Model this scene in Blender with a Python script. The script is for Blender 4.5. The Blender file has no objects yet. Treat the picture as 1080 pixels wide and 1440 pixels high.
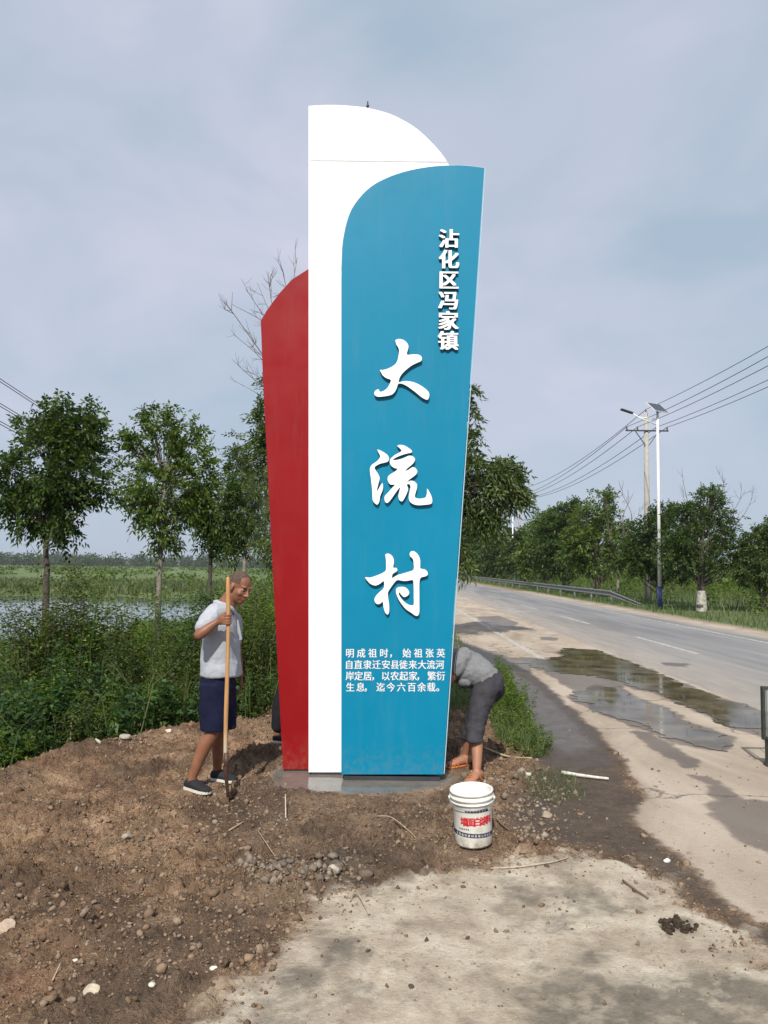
import bpy, bmesh, math, random
import numpy as np
from mathutils import Vector, Matrix
D = bpy.data
SC = bpy.context.scene
COL = SC.collection
rng = np.random.default_rng(7)
random.seed(7)

# ------------------------------------------------------------------ camera, sky, sun, exposure
F_PX, CU, CV = 1081.0, 540.0, 720.0
CAM = Vector((0, 0, 1.74))
PITCH, ROLL = math.atan(77 / F_PX), math.radians(0.7)
_f = Vector((0, math.cos(PITCH), math.sin(PITCH)))
_r0 = Vector((1, 0, 0)); _u0 = _r0.cross(_f)
_r = (_r0 * math.cos(ROLL) + _u0 * math.sin(ROLL)).normalized()
_u = _r.cross(_f).normalized()
cd = D.cameras.new('camera'); cam = D.objects.new('camera', cd); COL.objects.link(cam)
m = Matrix((( _r.x, _u.x, -_f.x, CAM.x), (_r.y, _u.y, -_f.y, CAM.y), (_r.z, _u.z, -_f.z, CAM.z), (0, 0, 0, 1)))
cam.matrix_world = m
cd.sensor_fit = 'VERTICAL'; cd.sensor_height = 36; cd.sensor_width = 27; cd.lens = F_PX / 1440 * 36
cd.clip_start = .05; cd.clip_end = 6000
SC.camera = cam

SUN = Vector((-.12, -.70, .72)).normalized()          # towards the sun
wd = D.worlds.new('World'); SC.world = wd; wd.use_nodes = True
nt = wd.node_tree; nt.nodes.clear()
def _n(t, **k):
    n = nt.nodes.new(t)
    for a, b in k.items(): setattr(n, a, b)
    return n
wo = _n('ShaderNodeOutputWorld'); bg = _n('ShaderNodeBackground'); bg.inputs[1].default_value = .1
sky = _n('ShaderNodeTexSky', sky_type='NISHITA', sun_disc=False)
sky.sun_elevation = math.asin(SUN.z); sky.sun_rotation = math.atan2(SUN.x, SUN.y); sky.dust_density = 3
tc = _n('ShaderNodeTexCoord'); mp = _n('ShaderNodeMapping'); mp.inputs['Scale'].default_value = (1.0, 1.0, 2.0)
mp.inputs['Location'].default_value = (.63, .0, .35)
n1 = _n('ShaderNodeTexNoise'); n1.inputs['Scale'].default_value = 2.5; n1.inputs['Detail'].default_value = 5; n1.inputs['Roughness'].default_value = .5
n1.inputs['Distortion'].default_value = .3
cr = _n('ShaderNodeValToRGB')
cr.color_ramp.elements[0].position = .37; cr.color_ramp.elements[0].color = (4.25, 5.3, 6.5, 1)
cr.color_ramp.elements[1].position = .70; cr.color_ramp.elements[1].color = (6.65, 6.8, 8.05, 1)
sp = _n('ShaderNodeSeparateXYZ'); rp = _n('ShaderNodeMapRange')
rp.inputs['From Min'].default_value = -.02; rp.inputs['From Max'].default_value = .30; rp.inputs['To Min'].default_value = .75; rp.inputs['To Max'].default_value = 0
mh = _n('ShaderNodeMixRGB'); mh.inputs[2].default_value = (4.75, 5.75, 6.95, 1)
mx = _n('ShaderNodeMixRGB'); mx.inputs[0].default_value = .88
L = nt.links.new
L(tc.outputs['Generated'], mp.inputs[0]); L(mp.outputs[0], n1.inputs[0]); L(n1.outputs[0], cr.inputs[0])
L(tc.outputs['Generated'], sp.inputs[0]); L(sp.outputs[2], rp.inputs[0]); L(rp.outputs[0], mh.inputs[0]); L(cr.outputs[0], mh.inputs[1])
L(sky.outputs[0], mx.inputs[1]); L(mh.outputs[0], mx.inputs[2]); L(mx.outputs[0], bg.inputs[0]); L(bg.outputs[0], wo.inputs[0])
sd = D.lights.new('sun', 'SUN'); sd.energy = 5.0; sd.angle = math.radians(.8); sd.color = (1, .945, .86)
so = D.objects.new('sun', sd); COL.objects.link(so); so.rotation_euler = SUN.to_track_quat('Z', 'Y').to_euler()
SC.view_settings.view_transform = 'Standard'; SC.view_settings.look = 'None'
SC.view_settings.exposure = 0.06; SC.view_settings.gamma = 1
SC.view_settings.use_curve_mapping = False

# ------------------------------------------------------------------ helpers
def ray(u, v): return _f + _r * ((u - CU) / F_PX) + _u * ((CV - v) / F_PX)
def P(u, v, Y):
    d = ray(u, v); return CAM + d * (Y / d.y)
def G(u, v, z=0.0):
    d = ray(u, v); return CAM + d * ((z - CAM.z) / d.z)
def tag(o, label=None, cat=None, group=None, kind=None):
    if label: o['label'] = label
    if cat: o['category'] = cat
    if group: o['group'] = group
    if kind: o['kind'] = kind
    return o
def empty(name, loc, label, cat, group=None):
    o = D.objects.new(name, None); COL.objects.link(o); o.location = loc; o.empty_display_size = .1
    return tag(o, label, cat, group)
def link(name, me, mat=None, parent=None, smooth=False):
    me.name = name
    o = D.objects.new(name, me); COL.objects.link(o)
    if mat: me.materials.append(mat)
    if smooth: me.polygons.foreach_set('use_smooth', [True] * len(me.polygons))
    if parent:
        o.parent = parent
        o.matrix_parent_inverse = Matrix.Translation(-world_loc(parent))
    return o
def world_loc(o):
    v = Vector(o.location)
    return v if not o.parent else Vector((0, 0, 0)) + (world_loc(o.parent) if o.type == 'EMPTY' else v)
def obj(name, bm, mat=None, parent=None, smooth=False):
    me = D.meshes.new(name); bmesh.ops.recalc_face_normals(bm, faces=bm.faces); bm.to_mesh(me); bm.free()
    if parent is not None and parent.type == 'EMPTY':
        o = link(name, me, mat, None, smooth)
        me.transform(Matrix.Translation(-Vector(parent.location))); o.parent = parent
        return o
    o = link(name, me, mat, None, smooth)
    if parent is not None:                       # part of a part: parent already at identity inside its thing
        root = parent.parent
        if root is not None: me.transform(Matrix.Translation(-Vector(root.location)))
        o.parent = parent
    return o
def mesh_np(name, verts, faces, mat=None, parent=None, smooth=False, attrs=None):
    """faces: (n,k) int array"""
    me = D.meshes.new(name); verts = np.asarray(verts, dtype=np.float32); faces = np.asarray(faces, dtype=np.int32)
    if parent is not None:
        root = parent if parent.type == 'EMPTY' else parent.parent
        if root is not None: verts = verts - np.array(root.location, dtype=np.float32)
    n, k = faces.shape
    me.vertices.add(len(verts)); me.vertices.foreach_set('co', verts.ravel())
    me.loops.add(n * k); me.loops.foreach_set('vertex_index', faces.ravel())
    me.polygons.add(n); me.polygons.foreach_set('loop_start', np.arange(0, n * k, k, dtype=np.int32))
    me.polygons.foreach_set('loop_total', np.full(n, k, dtype=np.int32))
    me.update(calc_edges=True)
    for a, arr in (attrs or {}).items():
        at = me.attributes.new(a, 'FLOAT', 'POINT'); at.data.foreach_set('value', np.asarray(arr, dtype=np.float32))
    if smooth: me.polygons.foreach_set('use_smooth', np.ones(n, dtype=bool))
    if mat: me.materials.append(mat)
    o = D.objects.new(name, me); COL.objects.link(o)
    if parent is not None: o.parent = parent
    return o

# value-noise fBm in numpy
_perm = rng.permutation(4096)
def vnoise(x, y, seed=0):
    xi = np.floor(x).astype(np.int64); yi = np.floor(y).astype(np.int64); xf = x - xi; yf = y - yi
    def h(a, b): return _perm[(_perm[(a + seed * 131) & 4095] + b) & 4095] / 4095.0
    sx = xf * xf * (3 - 2 * xf); sy = yf * yf * (3 - 2 * yf)
    return (h(xi, yi) * (1 - sx) + h(xi + 1, yi) * sx) * (1 - sy) + (h(xi, yi + 1) * (1 - sx) + h(xi + 1, yi + 1) * sx) * sy
def fbm(x, y, sc, oct=4, seed=0, rough=.5):
    a, t, s = 1.0, 0.0, 0.0
    for i in range(oct):
        t = t + a * vnoise(x * sc + 17.3 * i, y * sc - 9.1 * i, seed + i); s += a; a *= rough; sc *= 2.03
    return t / s
def sdist(x, y, poly):
    """signed distance, positive inside"""
    poly = np.asarray(poly, float); d = np.full(x.shape, 1e9); ins = np.zeros(x.shape, bool)
    n = len(poly)
    for i in range(n):
        ax, ay = poly[i]; bx, by = poly[(i + 1) % n]
        ex, ey = bx - ax, by - ay; t = np.clip(((x - ax) * ex + (y - ay) * ey) / (ex * ex + ey * ey + 1e-12), 0, 1)
        d = np.minimum(d, np.hypot(x - ax - t * ex, y - ay - t * ey))
        c = ((ay > y) != (by > y)); xx = ax + (y - ay) * ex / (ey if abs(ey) > 1e-9 else 1e-9)
        ins ^= c & (x < xx)
    return np.where(ins, d, -d)
def sstep(a, b, x):
    t = np.clip((x - a) / (b - a), 0, 1); return t * t * (3 - 2 * t)
def gpoly(pts): return [(G(u, v).x, G(u, v).y) for u, v in pts]

# ------------------------------------------------------------------ materials
class NT:
    def __init__(s, name):
        s.m = D.materials.new(name); s.m.use_nodes = True; s.t = s.m.node_tree; s.t.nodes.clear()
        s.out = s.n('ShaderNodeOutputMaterial')
    def n(s, t, **k):
        n = s.t.nodes.new(t)
        for a, b in k.items(): setattr(n, a, b)
        return n
    def l(s, a, b): s.t.links.new(a, b)
    def val(s, inp, v):
        if isinstance(v, bpy.types.NodeSocket): s.l(v, inp)
        elif isinstance(v, (tuple, list)) and len(v) == 3 and inp.type == 'RGBA': inp.default_value = (*v, 1)
        else: inp.default_value = v
    def co(s): return s.n('ShaderNodeTexCoord').outputs['Object']
    def noise(s, scale, detail=4, rough=.55, vec=None, dist=0, stretch=None):
        n = s.n('ShaderNodeTexNoise'); n.inputs['Scale'].default_value = scale; n.inputs['Detail'].default_value = detail
        n.inputs['Roughness'].default_value = rough; n.inputs['Distortion'].default_value = dist
        v = vec or s.co()
        if stretch:
            mp = s.n('ShaderNodeMapping'); mp.inputs['Scale'].default_value = stretch; s.l(v, mp.inputs[0]); v = mp.outputs[0]
        s.l(v, n.inputs[0]); return n.outputs[0]
    def vor(s, scale, feature='F1'):
        n = s.n('ShaderNodeTexVoronoi', feature=feature); n.inputs['Scale'].default_value = scale; s.l(s.co(), n.inputs[0]); return n.outputs[0]
    def ramp(s, f, stops):
        r = s.n('ShaderNodeValToRGB'); e = r.color_ramp.elements
        while len(e) < len(stops): e.new(.5)
        for i, (p, c) in enumerate(stops):
            e[i].position = p; e[i].color = (*c, 1) if isinstance(c, (tuple, list)) else (c, c, c, 1)
        s.l(f, r.inputs[0]); return r.outputs[0]
    def mix(s, f, a, b, mode='MIX'):
        n = s.n('ShaderNodeMixRGB', blend_type=mode); s.val(n.inputs[0], f); s.val(n.inputs[1], a); s.val(n.inputs[2], b); return n.outputs[0]
    def math(s, op, a, b=0.0, clamp=False):
        n = s.n('ShaderNodeMath', operation=op, use_clamp=clamp); s.val(n.inputs[0], a); s.val(n.inputs[1], b); return n.outputs[0]
    def rng(s, f, a, b, c=0.0, d=1.0):
        n = s.n('ShaderNodeMapRange'); s.val(n.inputs[0], f); n.inputs[1].default_value = a; n.inputs[2].default_value = b
        n.inputs[3].default_value = c; n.inputs[4].default_value = d; return n.outputs[0]
    def attr(s, name): n = s.n('ShaderNodeAttribute'); n.attribute_name = name; return n.outputs['Fac']
    def bump(s, h, strength=.3, dist=.01):
        b = s.n('ShaderNodeBump'); b.inputs['Strength'].default_value = strength; b.inputs['Distance'].default_value = dist
        s.l(h, b.inputs['Height']); return b.outputs[0]
    def principled(s, col, rough=.6, normal=None, metal=0.0, spec=.5, **k):
        p = s.n('ShaderNodeBsdfPrincipled'); s.val(p.inputs['Base Color'], col); s.val(p.inputs['Roughness'], rough)
        p.inputs['Metallic'].default_value = metal; s.val(p.inputs['Specular IOR Level'], spec)
        for a, b in k.items(): s.val(p.inputs[a.replace('_', ' ')], b)
        if normal is not None: s.l(normal, p.inputs['Normal'])
        s.l(p.outputs[0], s.out.inputs[0]); return p
def simple(name, col, rough=.6, var=.15, scale=8, bump=0.0, bscale=60, metal=0.0, spec=.5, dirt=None, dirtamt=.5, dirtscale=5, bdist=.003):
    s = NT(name); f = s.noise(scale, 5)
    c0 = tuple(x * (1 - var) for x in col); c1 = tuple(min(1, x * (1 + var)) for x in col)
    c = s.ramp(f, [(.3, c0), (.7, c1)])
    if dirt: c = s.mix(s.math('MULTIPLY', s.rng(s.noise(dirtscale, 7, .65), .48, .68), dirtamt), c, dirt)
    nrm = s.bump(s.noise(bscale, 5, .6), bump, bdist) if bump else None
    s.principled(c, rough, nrm, metal, spec); return s.m
def leafmat(name, cols, trans=.35, rough=.5):
    s = NT(name); g = s.n('ShaderNodeNewGeometry')
    c = s.ramp(g.outputs['Random Per Island'], [(i / max(1, len(cols) - 1), x) for i, x in enumerate(cols)])
    c = s.mix(s.rng(s.noise(.9, 3), .3, .7, 0, .5), c, s.mix(1.0, c, (.62, .72, .68), 'MULTIPLY'))
    p = s.principled(c, rough, None, 0, .35)
    t = s.n('ShaderNodeBsdfTranslucent'); s.l(s.mix(1.0, c, (1.5, 1.6, .7), 'MULTIPLY'), t.inputs[0])
    mx = s.n('ShaderNodeMixShader'); mx.inputs[0].default_value = trans
    s.l(p.outputs[0], mx.inputs[1]); s.l(t.outputs[0], mx.inputs[2]); s.l(mx.outputs[0], s.out.inputs[0]); return s.m

# ------------------------------------------------------------------ ground
EDGE = [(-60, 4.0), (-9, 4.6), (-3.35, 6.2), (-2.9, 6.9), (-2.45, 7.8), (-1.35, 8.7), (-.9, 11), (-1.0, 16), (-1.5, 30), (-2, 60), (-2, 4000), (-4000, 4000), (-4000, -50), (-60, -50)]
RIVER = [(-400, 24), (-60, 25), (-20, 27), (-10, 34), (-8.5, 50), (-8, 62), (-12, 68), (-20, 73), (-30, 76), (-60, 70), (-400, 64)]
def terrain(x, y):
    e = sdist(x, y, EDGE)                                 # >0 beyond the mound edge
    z = -1.0 * sstep(0, 1.7, e)
    z = z + .10 * np.exp(-((e + .25) / .3) ** 2) * (y < 14)      # lip of heaped soil
    far = sstep(60, 140, y) * (x < -2)
    z = z + .35 * far * sstep(-2, -20, x)
    r = sdist(x, y, RIVER)
    z = np.where(r > -3, np.minimum(z, -1.0 - 1.2 * sstep(-3, 1.5, r)), z)
    z = np.where((x > 11.5) & (y > -5), z - .25 * sstep(11.5, 13.5, x) + .15 * sstep(15, 22, x), z)
    return z
xs = np.concatenate([-np.geomspace(2500, 4.6, 62), np.arange(-4.5, -3.0, .03), np.arange(-3.0, 2.2, .0165), np.arange(2.2, 7.0, .03), np.geomspace(7.05, 2500, 72)])
ys = np.concatenate([-np.geomspace(60, .6, 14), np.arange(-.4, 1.9, .2), np.arange(2.0, 2.5, .03), np.arange(2.5, 7.6, .0165), np.arange(7.6, 10.2, .03), np.arange(10.25, 32, .1), np.geomspace(32.2, 4000, 85)])
X, Y = np.meshgrid(xs, ys); Z = terrain(X, Y)
wx = X + .16 * (fbm(X, Y, 2.2, 4, 3) - .5) + .07 * (fbm(X, Y, 14, 3, 31) - .5); wy = Y + .16 * (fbm(X, Y, 2.2, 4, 5) - .5) + .07 * (fbm(X, Y, 14, 3, 37) - .5)
PATH = gpoly([(150, 1640), (250, 1500), (330, 1410), (355, 1345), (400, 1300), (480, 1262), (560, 1238), (640, 1228), (730, 1212), (800, 1202), (845, 1199), (876, 1204), (906, 1220), (938, 1240), (991, 1276), (1044, 1318), (1110, 1360), (1300, 1460), (1500, 1640)])
APRON = gpoly([(560, 868), (600, 880), (655, 905), (700, 922), (745, 945), (790, 985), (845, 1035), (880, 1080), (905, 1105), (886, 1147), (920, 1187), (964, 1213), (991, 1238), (1022, 1268), (1080, 1296), (1140, 1330), (1500, 1460)]) + [(30, 2), (30, 60), (2.6, 60)]
APRON += [(2.6, 400), (1.6, 400), (1.6, 60)]
GREYSTRIP = gpoly([(600, 880), (655, 903), (700, 920), (745, 943), (800, 988), (850, 1040), (862, 1078), (800, 1090), (755, 1070), (725, 1010), (690, 960), (640, 935), (590, 905)])
DARKMUD = gpoly([(740, 1030), (800, 1060), (860, 1040), (890, 1090), (915, 1115), (900, 1150), (935, 1190), (980, 1220), (1030, 1265), (1090, 1295), (1160, 1350), (1080, 1350), (1000, 1290), (930, 1235), (880, 1205), (800, 1190), (740, 1190), (700, 1150), (740, 1110)])
BASEWET = gpoly([(388, 1078), (440, 1074), (600, 1080), (650, 1092), (632, 1106), (590, 1112), (540, 1116), (430, 1113), (385, 1106), (370, 1092)])
BASEMUD = gpoly([(330, 1100), (440, 1095), (600, 1100), (640, 1125), (650, 1180), (730, 1190), (735, 1205), (640, 1225), (520, 1245), (430, 1275), (350, 1230), (330, 1170)])
STAIN = [gpoly(q) for q in (
    [(380, 1385), (420, 1372), (465, 1375), (455, 1392), (410, 1402), (385, 1398)],
    [(740, 1440), (760, 1390), (800, 1372), (860, 1380), (930, 1400), (1000, 1420), (1080, 1438), (1080, 1500), (760, 1500)],
    [(880, 1385), (1000, 1370), (1080, 1390), (1100, 1440), (980, 1425)],
    [(462, 1372), (500, 1365), (510, 1330), (470, 1330)],
    [(820, 1340), (850, 1335), (852, 1362), (828, 1360)],
    [(930, 1305), (962, 1300), (985, 1318), (958, 1325), (930, 1320)])]
PUDDLE = [[(735, 930), (767, 927), (791, 923), (788, 916), (802, 912), (837, 914.5), (869, 925), (897, 935.6), (929, 949.7), (957, 962), (999, 976), (1027, 986.7), (1059, 997), (1085, 1006), (1110, 1016), (1110, 1052), (1073, 1036), (1052, 1029), (1027, 1022), (1010, 1011), (981, 1001), (953, 986.7), (925, 974), (897, 969), (880, 962), (841, 953), (816, 950), (788, 948), (763, 941), (742, 936)],
          [(800, 981), (820, 973), (841, 966), (869, 967), (890, 981), (925, 994), (953, 1008), (960, 1018), (1002, 1029), (1024, 1036), (1027, 1046.5), (1013, 1055), (981, 1052), (946, 1043), (911, 1027), (883, 1015), (851, 1004), (834, 995), (810, 986)]]
WETS = [gpoly(q) for q in (PUDDLE[0], PUDDLE[1], [(672, 868), (700, 866), (727, 876), (718, 882), (685, 880)],
    [(893, 1030), (905, 1031), (978, 1073), (968, 1076), (925, 1055)], [(995, 1130), (1030, 1128), (1100, 1130), (1100, 1200), (1040, 1175)],
    [(985, 1092), (1005, 1105), (1050, 1135), (1040, 1140), (1010, 1120)], [(800, 955), (828, 950), (840, 962), (815, 966)],
    [(762, 896), (780, 897), (778, 901), (765, 900)], [(935, 932), (966, 934), (960, 937), (940, 936)],
    [(655, 905), (700, 920), (745, 935), (740, 945), (700, 935), (655, 915)], [(720, 925), (790, 925), (850, 945), (900, 990), (1000, 1030), (900, 1010), (830, 985), (780, 950)])]
d_path = sdist(wx, wy, PATH); d_apr = sdist(wx, wy, APRON); d_mudd = sdist(wx, wy, DARKMUD)
path = sstep(-.10, .12, d_path + .62 * (fbm(X, Y, 3.4, 6, 11, .62) - .5))
apron = sstep(-.03, .05, d_apr) * sstep(11.3, 10.9, X + .5 * (fbm(X, Y, 1.5, 3, 3) - .5))
d_road = np.minimum(X - 4.75 + .10 * (fbm(X, Y, 1.2, 3, 8) - .5), 10.4 - X)
road = sstep(-.06, .08, d_road)
grey = sstep(-.08, .1, sdist(wx, wy, GREYSTRIP))
darkm = sstep(-.12, .15, d_mudd + .2 * (fbm(X, Y, 4, 4, 14) - .5))
RIM = gpoly([(655, 903), (700, 920), (745, 943), (800, 988), (850, 1040), (890, 1090), (870, 1092), (835, 1045), (788, 997), (735, 952), (695, 930), (650, 912)])
darkm = np.maximum(darkm, .85 * sstep(-.06, .04, sdist(wx, wy, RIM) + .12 * (fbm(X, Y, 6, 4, 18) - .5)))
bwet = sstep(-.05, .08, sdist(wx, wy, BASEWET)); bmud = sstep(-.2, .2, sdist(wx, wy, BASEMUD) + .35 * (fbm(X, Y, 3.2, 4, 19) - .5))
DAMP = gpoly([(-60, 1500), (40, 1400), (130, 1350), (230, 1300), (330, 1240), (430, 1255), (470, 1275), (400, 1310), (340, 1360), (280, 1440), (220, 1560)])
bmud = np.maximum(bmud, .9 * sstep(-.15, .2, sdist(wx, wy, DAMP) + .5 * (fbm(X, Y, 2.6, 5, 23, .6) - .5)))
bmud = np.maximum(bmud, .6 * sstep(.53, .66, fbm(X, Y, 1.9, 5, 29, .6)))
stain = np.zeros_like(X)
for q in STAIN: stain = np.maximum(stain, sstep(-.08, .08, sdist(wx, wy, q) + .1 * (fbm(X, Y, 6, 3, 41) - .5)) * .9)
stain = np.maximum(stain, .55 * sstep(.56, .68, fbm(X, Y, 2.6, 6, 77, .62)) * path)
stain = np.clip(stain * (.55 + .9 * sstep(.35, .6, fbm(X, Y, 11, 5, 78, .7))), 0, 1)
wet = np.zeros_like(X)
for q in WETS: wet = np.maximum(wet, sstep(-.09, -.03, sdist(wx, wy, q) + .10 * (fbm(X, Y, 8, 3, 88) - .5)))
soft = np.clip(1 - path - apron - road, 0, 1) * (X < 10.4)
grass = np.clip(sstep(.15, .9, sdist(X, Y, EDGE)) + sstep(10.9, 11.6, X + .5 * (fbm(X, Y, 1.5, 3, 3) - .5)) + (Y > 9.5) * soft * sstep(9.3, 10.2, Y), 0, 1) * (1 - np.clip(road + (apron * (X < 10.4)) + grey, 0, 1))
mudamp = np.clip(soft * (1 - .9 * grey) * (1 - .85 * darkm) * (1 - bwet), 0, 1) * (Y < 14)
ridg = 1 - np.abs(2 * fbm(X, Y, 7, 4, 51) - 1)
clod = fbm(X, Y, 26, 3, 61)
mound = .10 * np.exp(-(((X + 1.0) / 1.0) ** 2 + ((Y - 3.9) / .45) ** 2)) + .07 * np.exp(-(((X + .35) / .5) ** 2 + ((Y - 4.35) / .22) ** 2)) + .06 * np.exp(-(((X + 2.3) / 1.1) ** 2 + ((Y - 5.2) / .5) ** 2))
Z = Z + mudamp * (.10 * (fbm(X, Y, 1.7, 3, 71) - .5) + .055 * (ridg - .75) + .045 * (clod - .5) + .028 * (fbm(X, Y, 42, 3, 91) - .5) + mound * .5)
crev = np.abs(2 * fbm(X, Y, 11, 4, 151, .6) - 1); crev2 = np.abs(2 * fbm(X + .3 * Y, Y, 24, 3, 161, .6) - 1)
Z = Z + mudamp * (.055 * sstep(0, .35, crev) * sstep(.35, .6, fbm(X, Y, 2.1, 3, 171)) + .020 * sstep(0, .4, crev2) - .03)
Z = Z + path * (1 - soft) * .02 * (fbm(X, Y, 3, 4, 99) - .5) * (Y < 6) + .022 * path * (Y < 6)
# keep the sign's footing and the standing places level
for cx, cy, r in ((-.05, 6.55, .75), (-1.5, 6.2, .22), (-1.36, 6.4, .18), (.78, 6.5, .25), (.6, 6.85, .2), (.58, 4.76, .25), (-.9, 7.9, .3), (-1.05, 7.7, .2)):
    w = 1 - sstep(r * .6, r * 1.2, np.hypot(X - cx, Y - cy)); Z = Z * (1 - w)
gs = NT('ground')
a_path, a_apr, a_road, a_grey, a_dark, a_bw, a_bm, a_st, a_wet, a_grass, = (gs.attr(k) for k in ('path', 'apron', 'road', 'grey', 'darkm', 'bwet', 'bmud', 'stain', 'wet', 'grass'))
mud = gs.ramp(gs.noise(2.3, 8, .65, dist=.5), [(.32, (.09, .058, .037)), (.44, (.19, .123, .076)), (.56, (.285, .195, .125)), (.68, (.40, .305, .215))])
mud = gs.mix(gs.rng(gs.noise(1.1, 4), .5, .66, 0, .55), mud, (.20, .105, .062))
mud = gs.mix(gs.rng(gs.noise(55, 6, .7), .40, .66, 0, .65), mud, (.33, .27, .21))
mud = gs.mix(gs.rng(gs.noise(24, 7, .75), .52, .66, 0, .8), mud, (.050, .033, .023))
mud = gs.mix(gs.rng(gs.noise(7, 7, .75), .56, .68, 0, .5), mud, (.34, .275, .205))
mud = gs.mix(1.0, mud, gs.ramp(gs.noise(1.25, 5, .6, dist=.4), [(.36, (.70, .62, .56)), (.52, (1.28, 1.14, 1.0)), (.66, (1.75, 1.58, 1.38))]), 'MULTIPLY')
mud = gs.mix(1.0, mud, gs.ramp(gs.noise(5.5, 6, .7), [(.38, (.68, .66, .64)), (.60, (1.2, 1.2, 1.2))]), 'MULTIPLY')
mud = gs.mix(gs.math('MULTIPLY', a_bm, .42), mud, gs.ramp(gs.noise(9, 6, .7), [(.3, (.070, .056, .044)), (.7, (.155, .13, .105))]))
_dk = mud; mud = gs.mix(gs.math('MULTIPLY', a_dark, .0), mud, gs.ramp(gs.noise(9, 6, .7), [(.3, (.042, .030, .021)), (.7, (.105, .078, .055))]))
mud = gs.mix(gs.math('MULTIPLY', a_grey, .95), mud, gs.ramp(gs.noise(5, 6, .7), [(.3, (.082, .076, .074)), (.7, (.145, .133, .128))]))
mud = gs.mix(gs.math('MULTIPLY', a_dark, .9), mud, gs.ramp(gs.noise(9, 6, .7), [(.3, (.042, .030, .021)), (.7, (.105, .078, .055))]))
mud = gs.mix(a_bw, mud, gs.ramp(gs.noise(6, 6, .7), [(.3, (.11, .10, .088)), (.7, (.19, .175, .155))]))
grs = gs.ramp(gs.noise(.09, 8, .7), [(.32, (.075, .115, .032)), (.5, (.115, .165, .050)), (.66, (.175, .21, .085))])
grs = gs.mix(gs.rng(gs.noise(1.6, 5, .6), .4, .7, 0, .6), grs, (.06, .085, .028))
pat = gs.ramp(gs.noise(3.2, 9, .68, dist=.3), [(.30, (.20, .16, .12)), (.47, (.37, .31, .235)), (.66, (.52, .46, .365))])
pat = gs.mix(gs.rng(gs.noise(110, 4, .75), .52, .72, 0, .55), pat, (.20, .165, .125))
pat = gs.mix(gs.rng(gs.noise(17, 7, .8), .54, .66, 0, .75), pat, (.19, .15, .11))
pat = gs.mix(gs.rng(gs.noise(5, 8, .75), .54, .70, 0, .55), pat, (.24, .19, .135))
pat = gs.mix(gs.math('MULTIPLY', a_st, .85), pat, gs.ramp(gs.noise(12, 6, .7), [(.3, (.075, .065, .050)), (.7, (.175, .15, .118))]))
apr = gs.ramp(gs.noise(1.2, 9, .66, dist=.6, stretch=(1, .35, 1)), [(.30, (.26, .205, .155)), (.5, (.39, .32, .25)), (.7, (.49, .42, .345))])
apr = gs.mix(gs.rng(gs.noise(90, 4, .7), .5, .72, 0, .4), apr, (.18, .145, .11))
_cv = gs.n('ShaderNodeTexVoronoi', feature='DISTANCE_TO_EDGE'); _cv.inputs['Scale'].default_value = .42; _va = gs.n('ShaderNodeVectorMath', operation='ADD'); gs.l(gs.co(), _va.inputs[0]); _cn = gs.n('ShaderNodeTexNoise'); _cn.inputs['Scale'].default_value = 2.2; _cn.inputs['Detail'].default_value = 7; gs.l(gs.co(), _cn.inputs[0]); gs.l(_cn.outputs['Color'], _va.inputs[1]); gs.l(_va.outputs[0], _cv.inputs[0])
apr = gs.mix(gs.math('MULTIPLY', gs.rng(_cv.outputs[0], .002, .010, 1, 0), .75, True), apr, (.10, .08, .06))
apr = gs.mix(gs.rng(gs.noise(7, 7, .8), .58, .72, 0, .5), apr, (.22, .175, .135))
rd = gs.ramp(gs.noise(1.0, 9, .66, stretch=(1.6, .10, 1)), [(.30, (.13, .132, .135)), (.5, (.21, .21, .212)), (.7, (.30, .292, .285))])
rd = gs.mix(gs.rng(gs.noise(60, 5, .7), .4, .7, 0, .35), rd, (.12, .12, .12))
geo = gs.n('ShaderNodeNewGeometry'); sx = gs.n('ShaderNodeSeparateXYZ'); gs.l(geo.outputs['Position'], sx.inputs[0])
xo = gs.math('ADD', sx.outputs[0], gs.rng(gs.noise(.8, 3, stretch=(1, .2, 1)), 0, 1, -.5, .5))
dust = gs.math('ADD', gs.rng(xo, 4.7, 7.2, .75, 0), gs.rng(xo, 9.4, 10.4, 0, .8), clamp=True)
rd = gs.mix(dust, rd, gs.ramp(gs.noise(2.2, 8, .7, stretch=(2, .25, 1)), [(.3, (.26, .225, .185)), (.7, (.43, .375, .315))]))
c = gs.mix(a_grass, mud, grs); c = gs.mix(a_path, c, pat); c = gs.mix(a_apr, c, apr); c = gs.mix(a_road, c, rd)
c = gs.mix(gs.math('MULTIPLY', a_wet, .9), c, gs.mix(1.0, c, (.36, .34, .33), 'MULTIPLY'))
wetall = gs.math('MAXIMUM', gs.math('MULTIPLY', a_wet, .75), gs.math('MAXIMUM', gs.math('MULTIPLY', a_grey, .55), gs.math('MAXIMUM', gs.math('MULTIPLY', a_bw, 1.02), gs.math('MULTIPLY', a_dark, .38))))
rgh = gs.math('MULTIPLY_ADD', wetall, -.80); rgh.node.inputs[2].default_value = .95
hh = gs.math('ADD', gs.math('ADD', gs.noise(30, 8, .75), gs.math('MULTIPLY', gs.noise(140, 4, .7), .5)), gs.math('MULTIPLY', gs.noise(420, 2), .25))
hh = gs.math('ADD', hh, gs.math('MULTIPLY', gs.vor(48), .55)); hh = gs.math('ADD', hh, gs.math('MULTIPLY', gs.vor(115), .35))
smo = gs.math('SUBTRACT', 1.0, gs.math('MAXIMUM', wetall, gs.math('MULTIPLY', gs.math('ADD', gs.math('ADD', a_path, a_apr, True), a_road, True), .62)))
b = gs.n('ShaderNodeBump'); gs.l(hh, b.inputs['Height']); gs.l(smo, b.inputs['Strength']); b.inputs['Distance'].default_value = .035
gs.principled(c, rgh, b.outputs[0], 0, .35)
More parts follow.
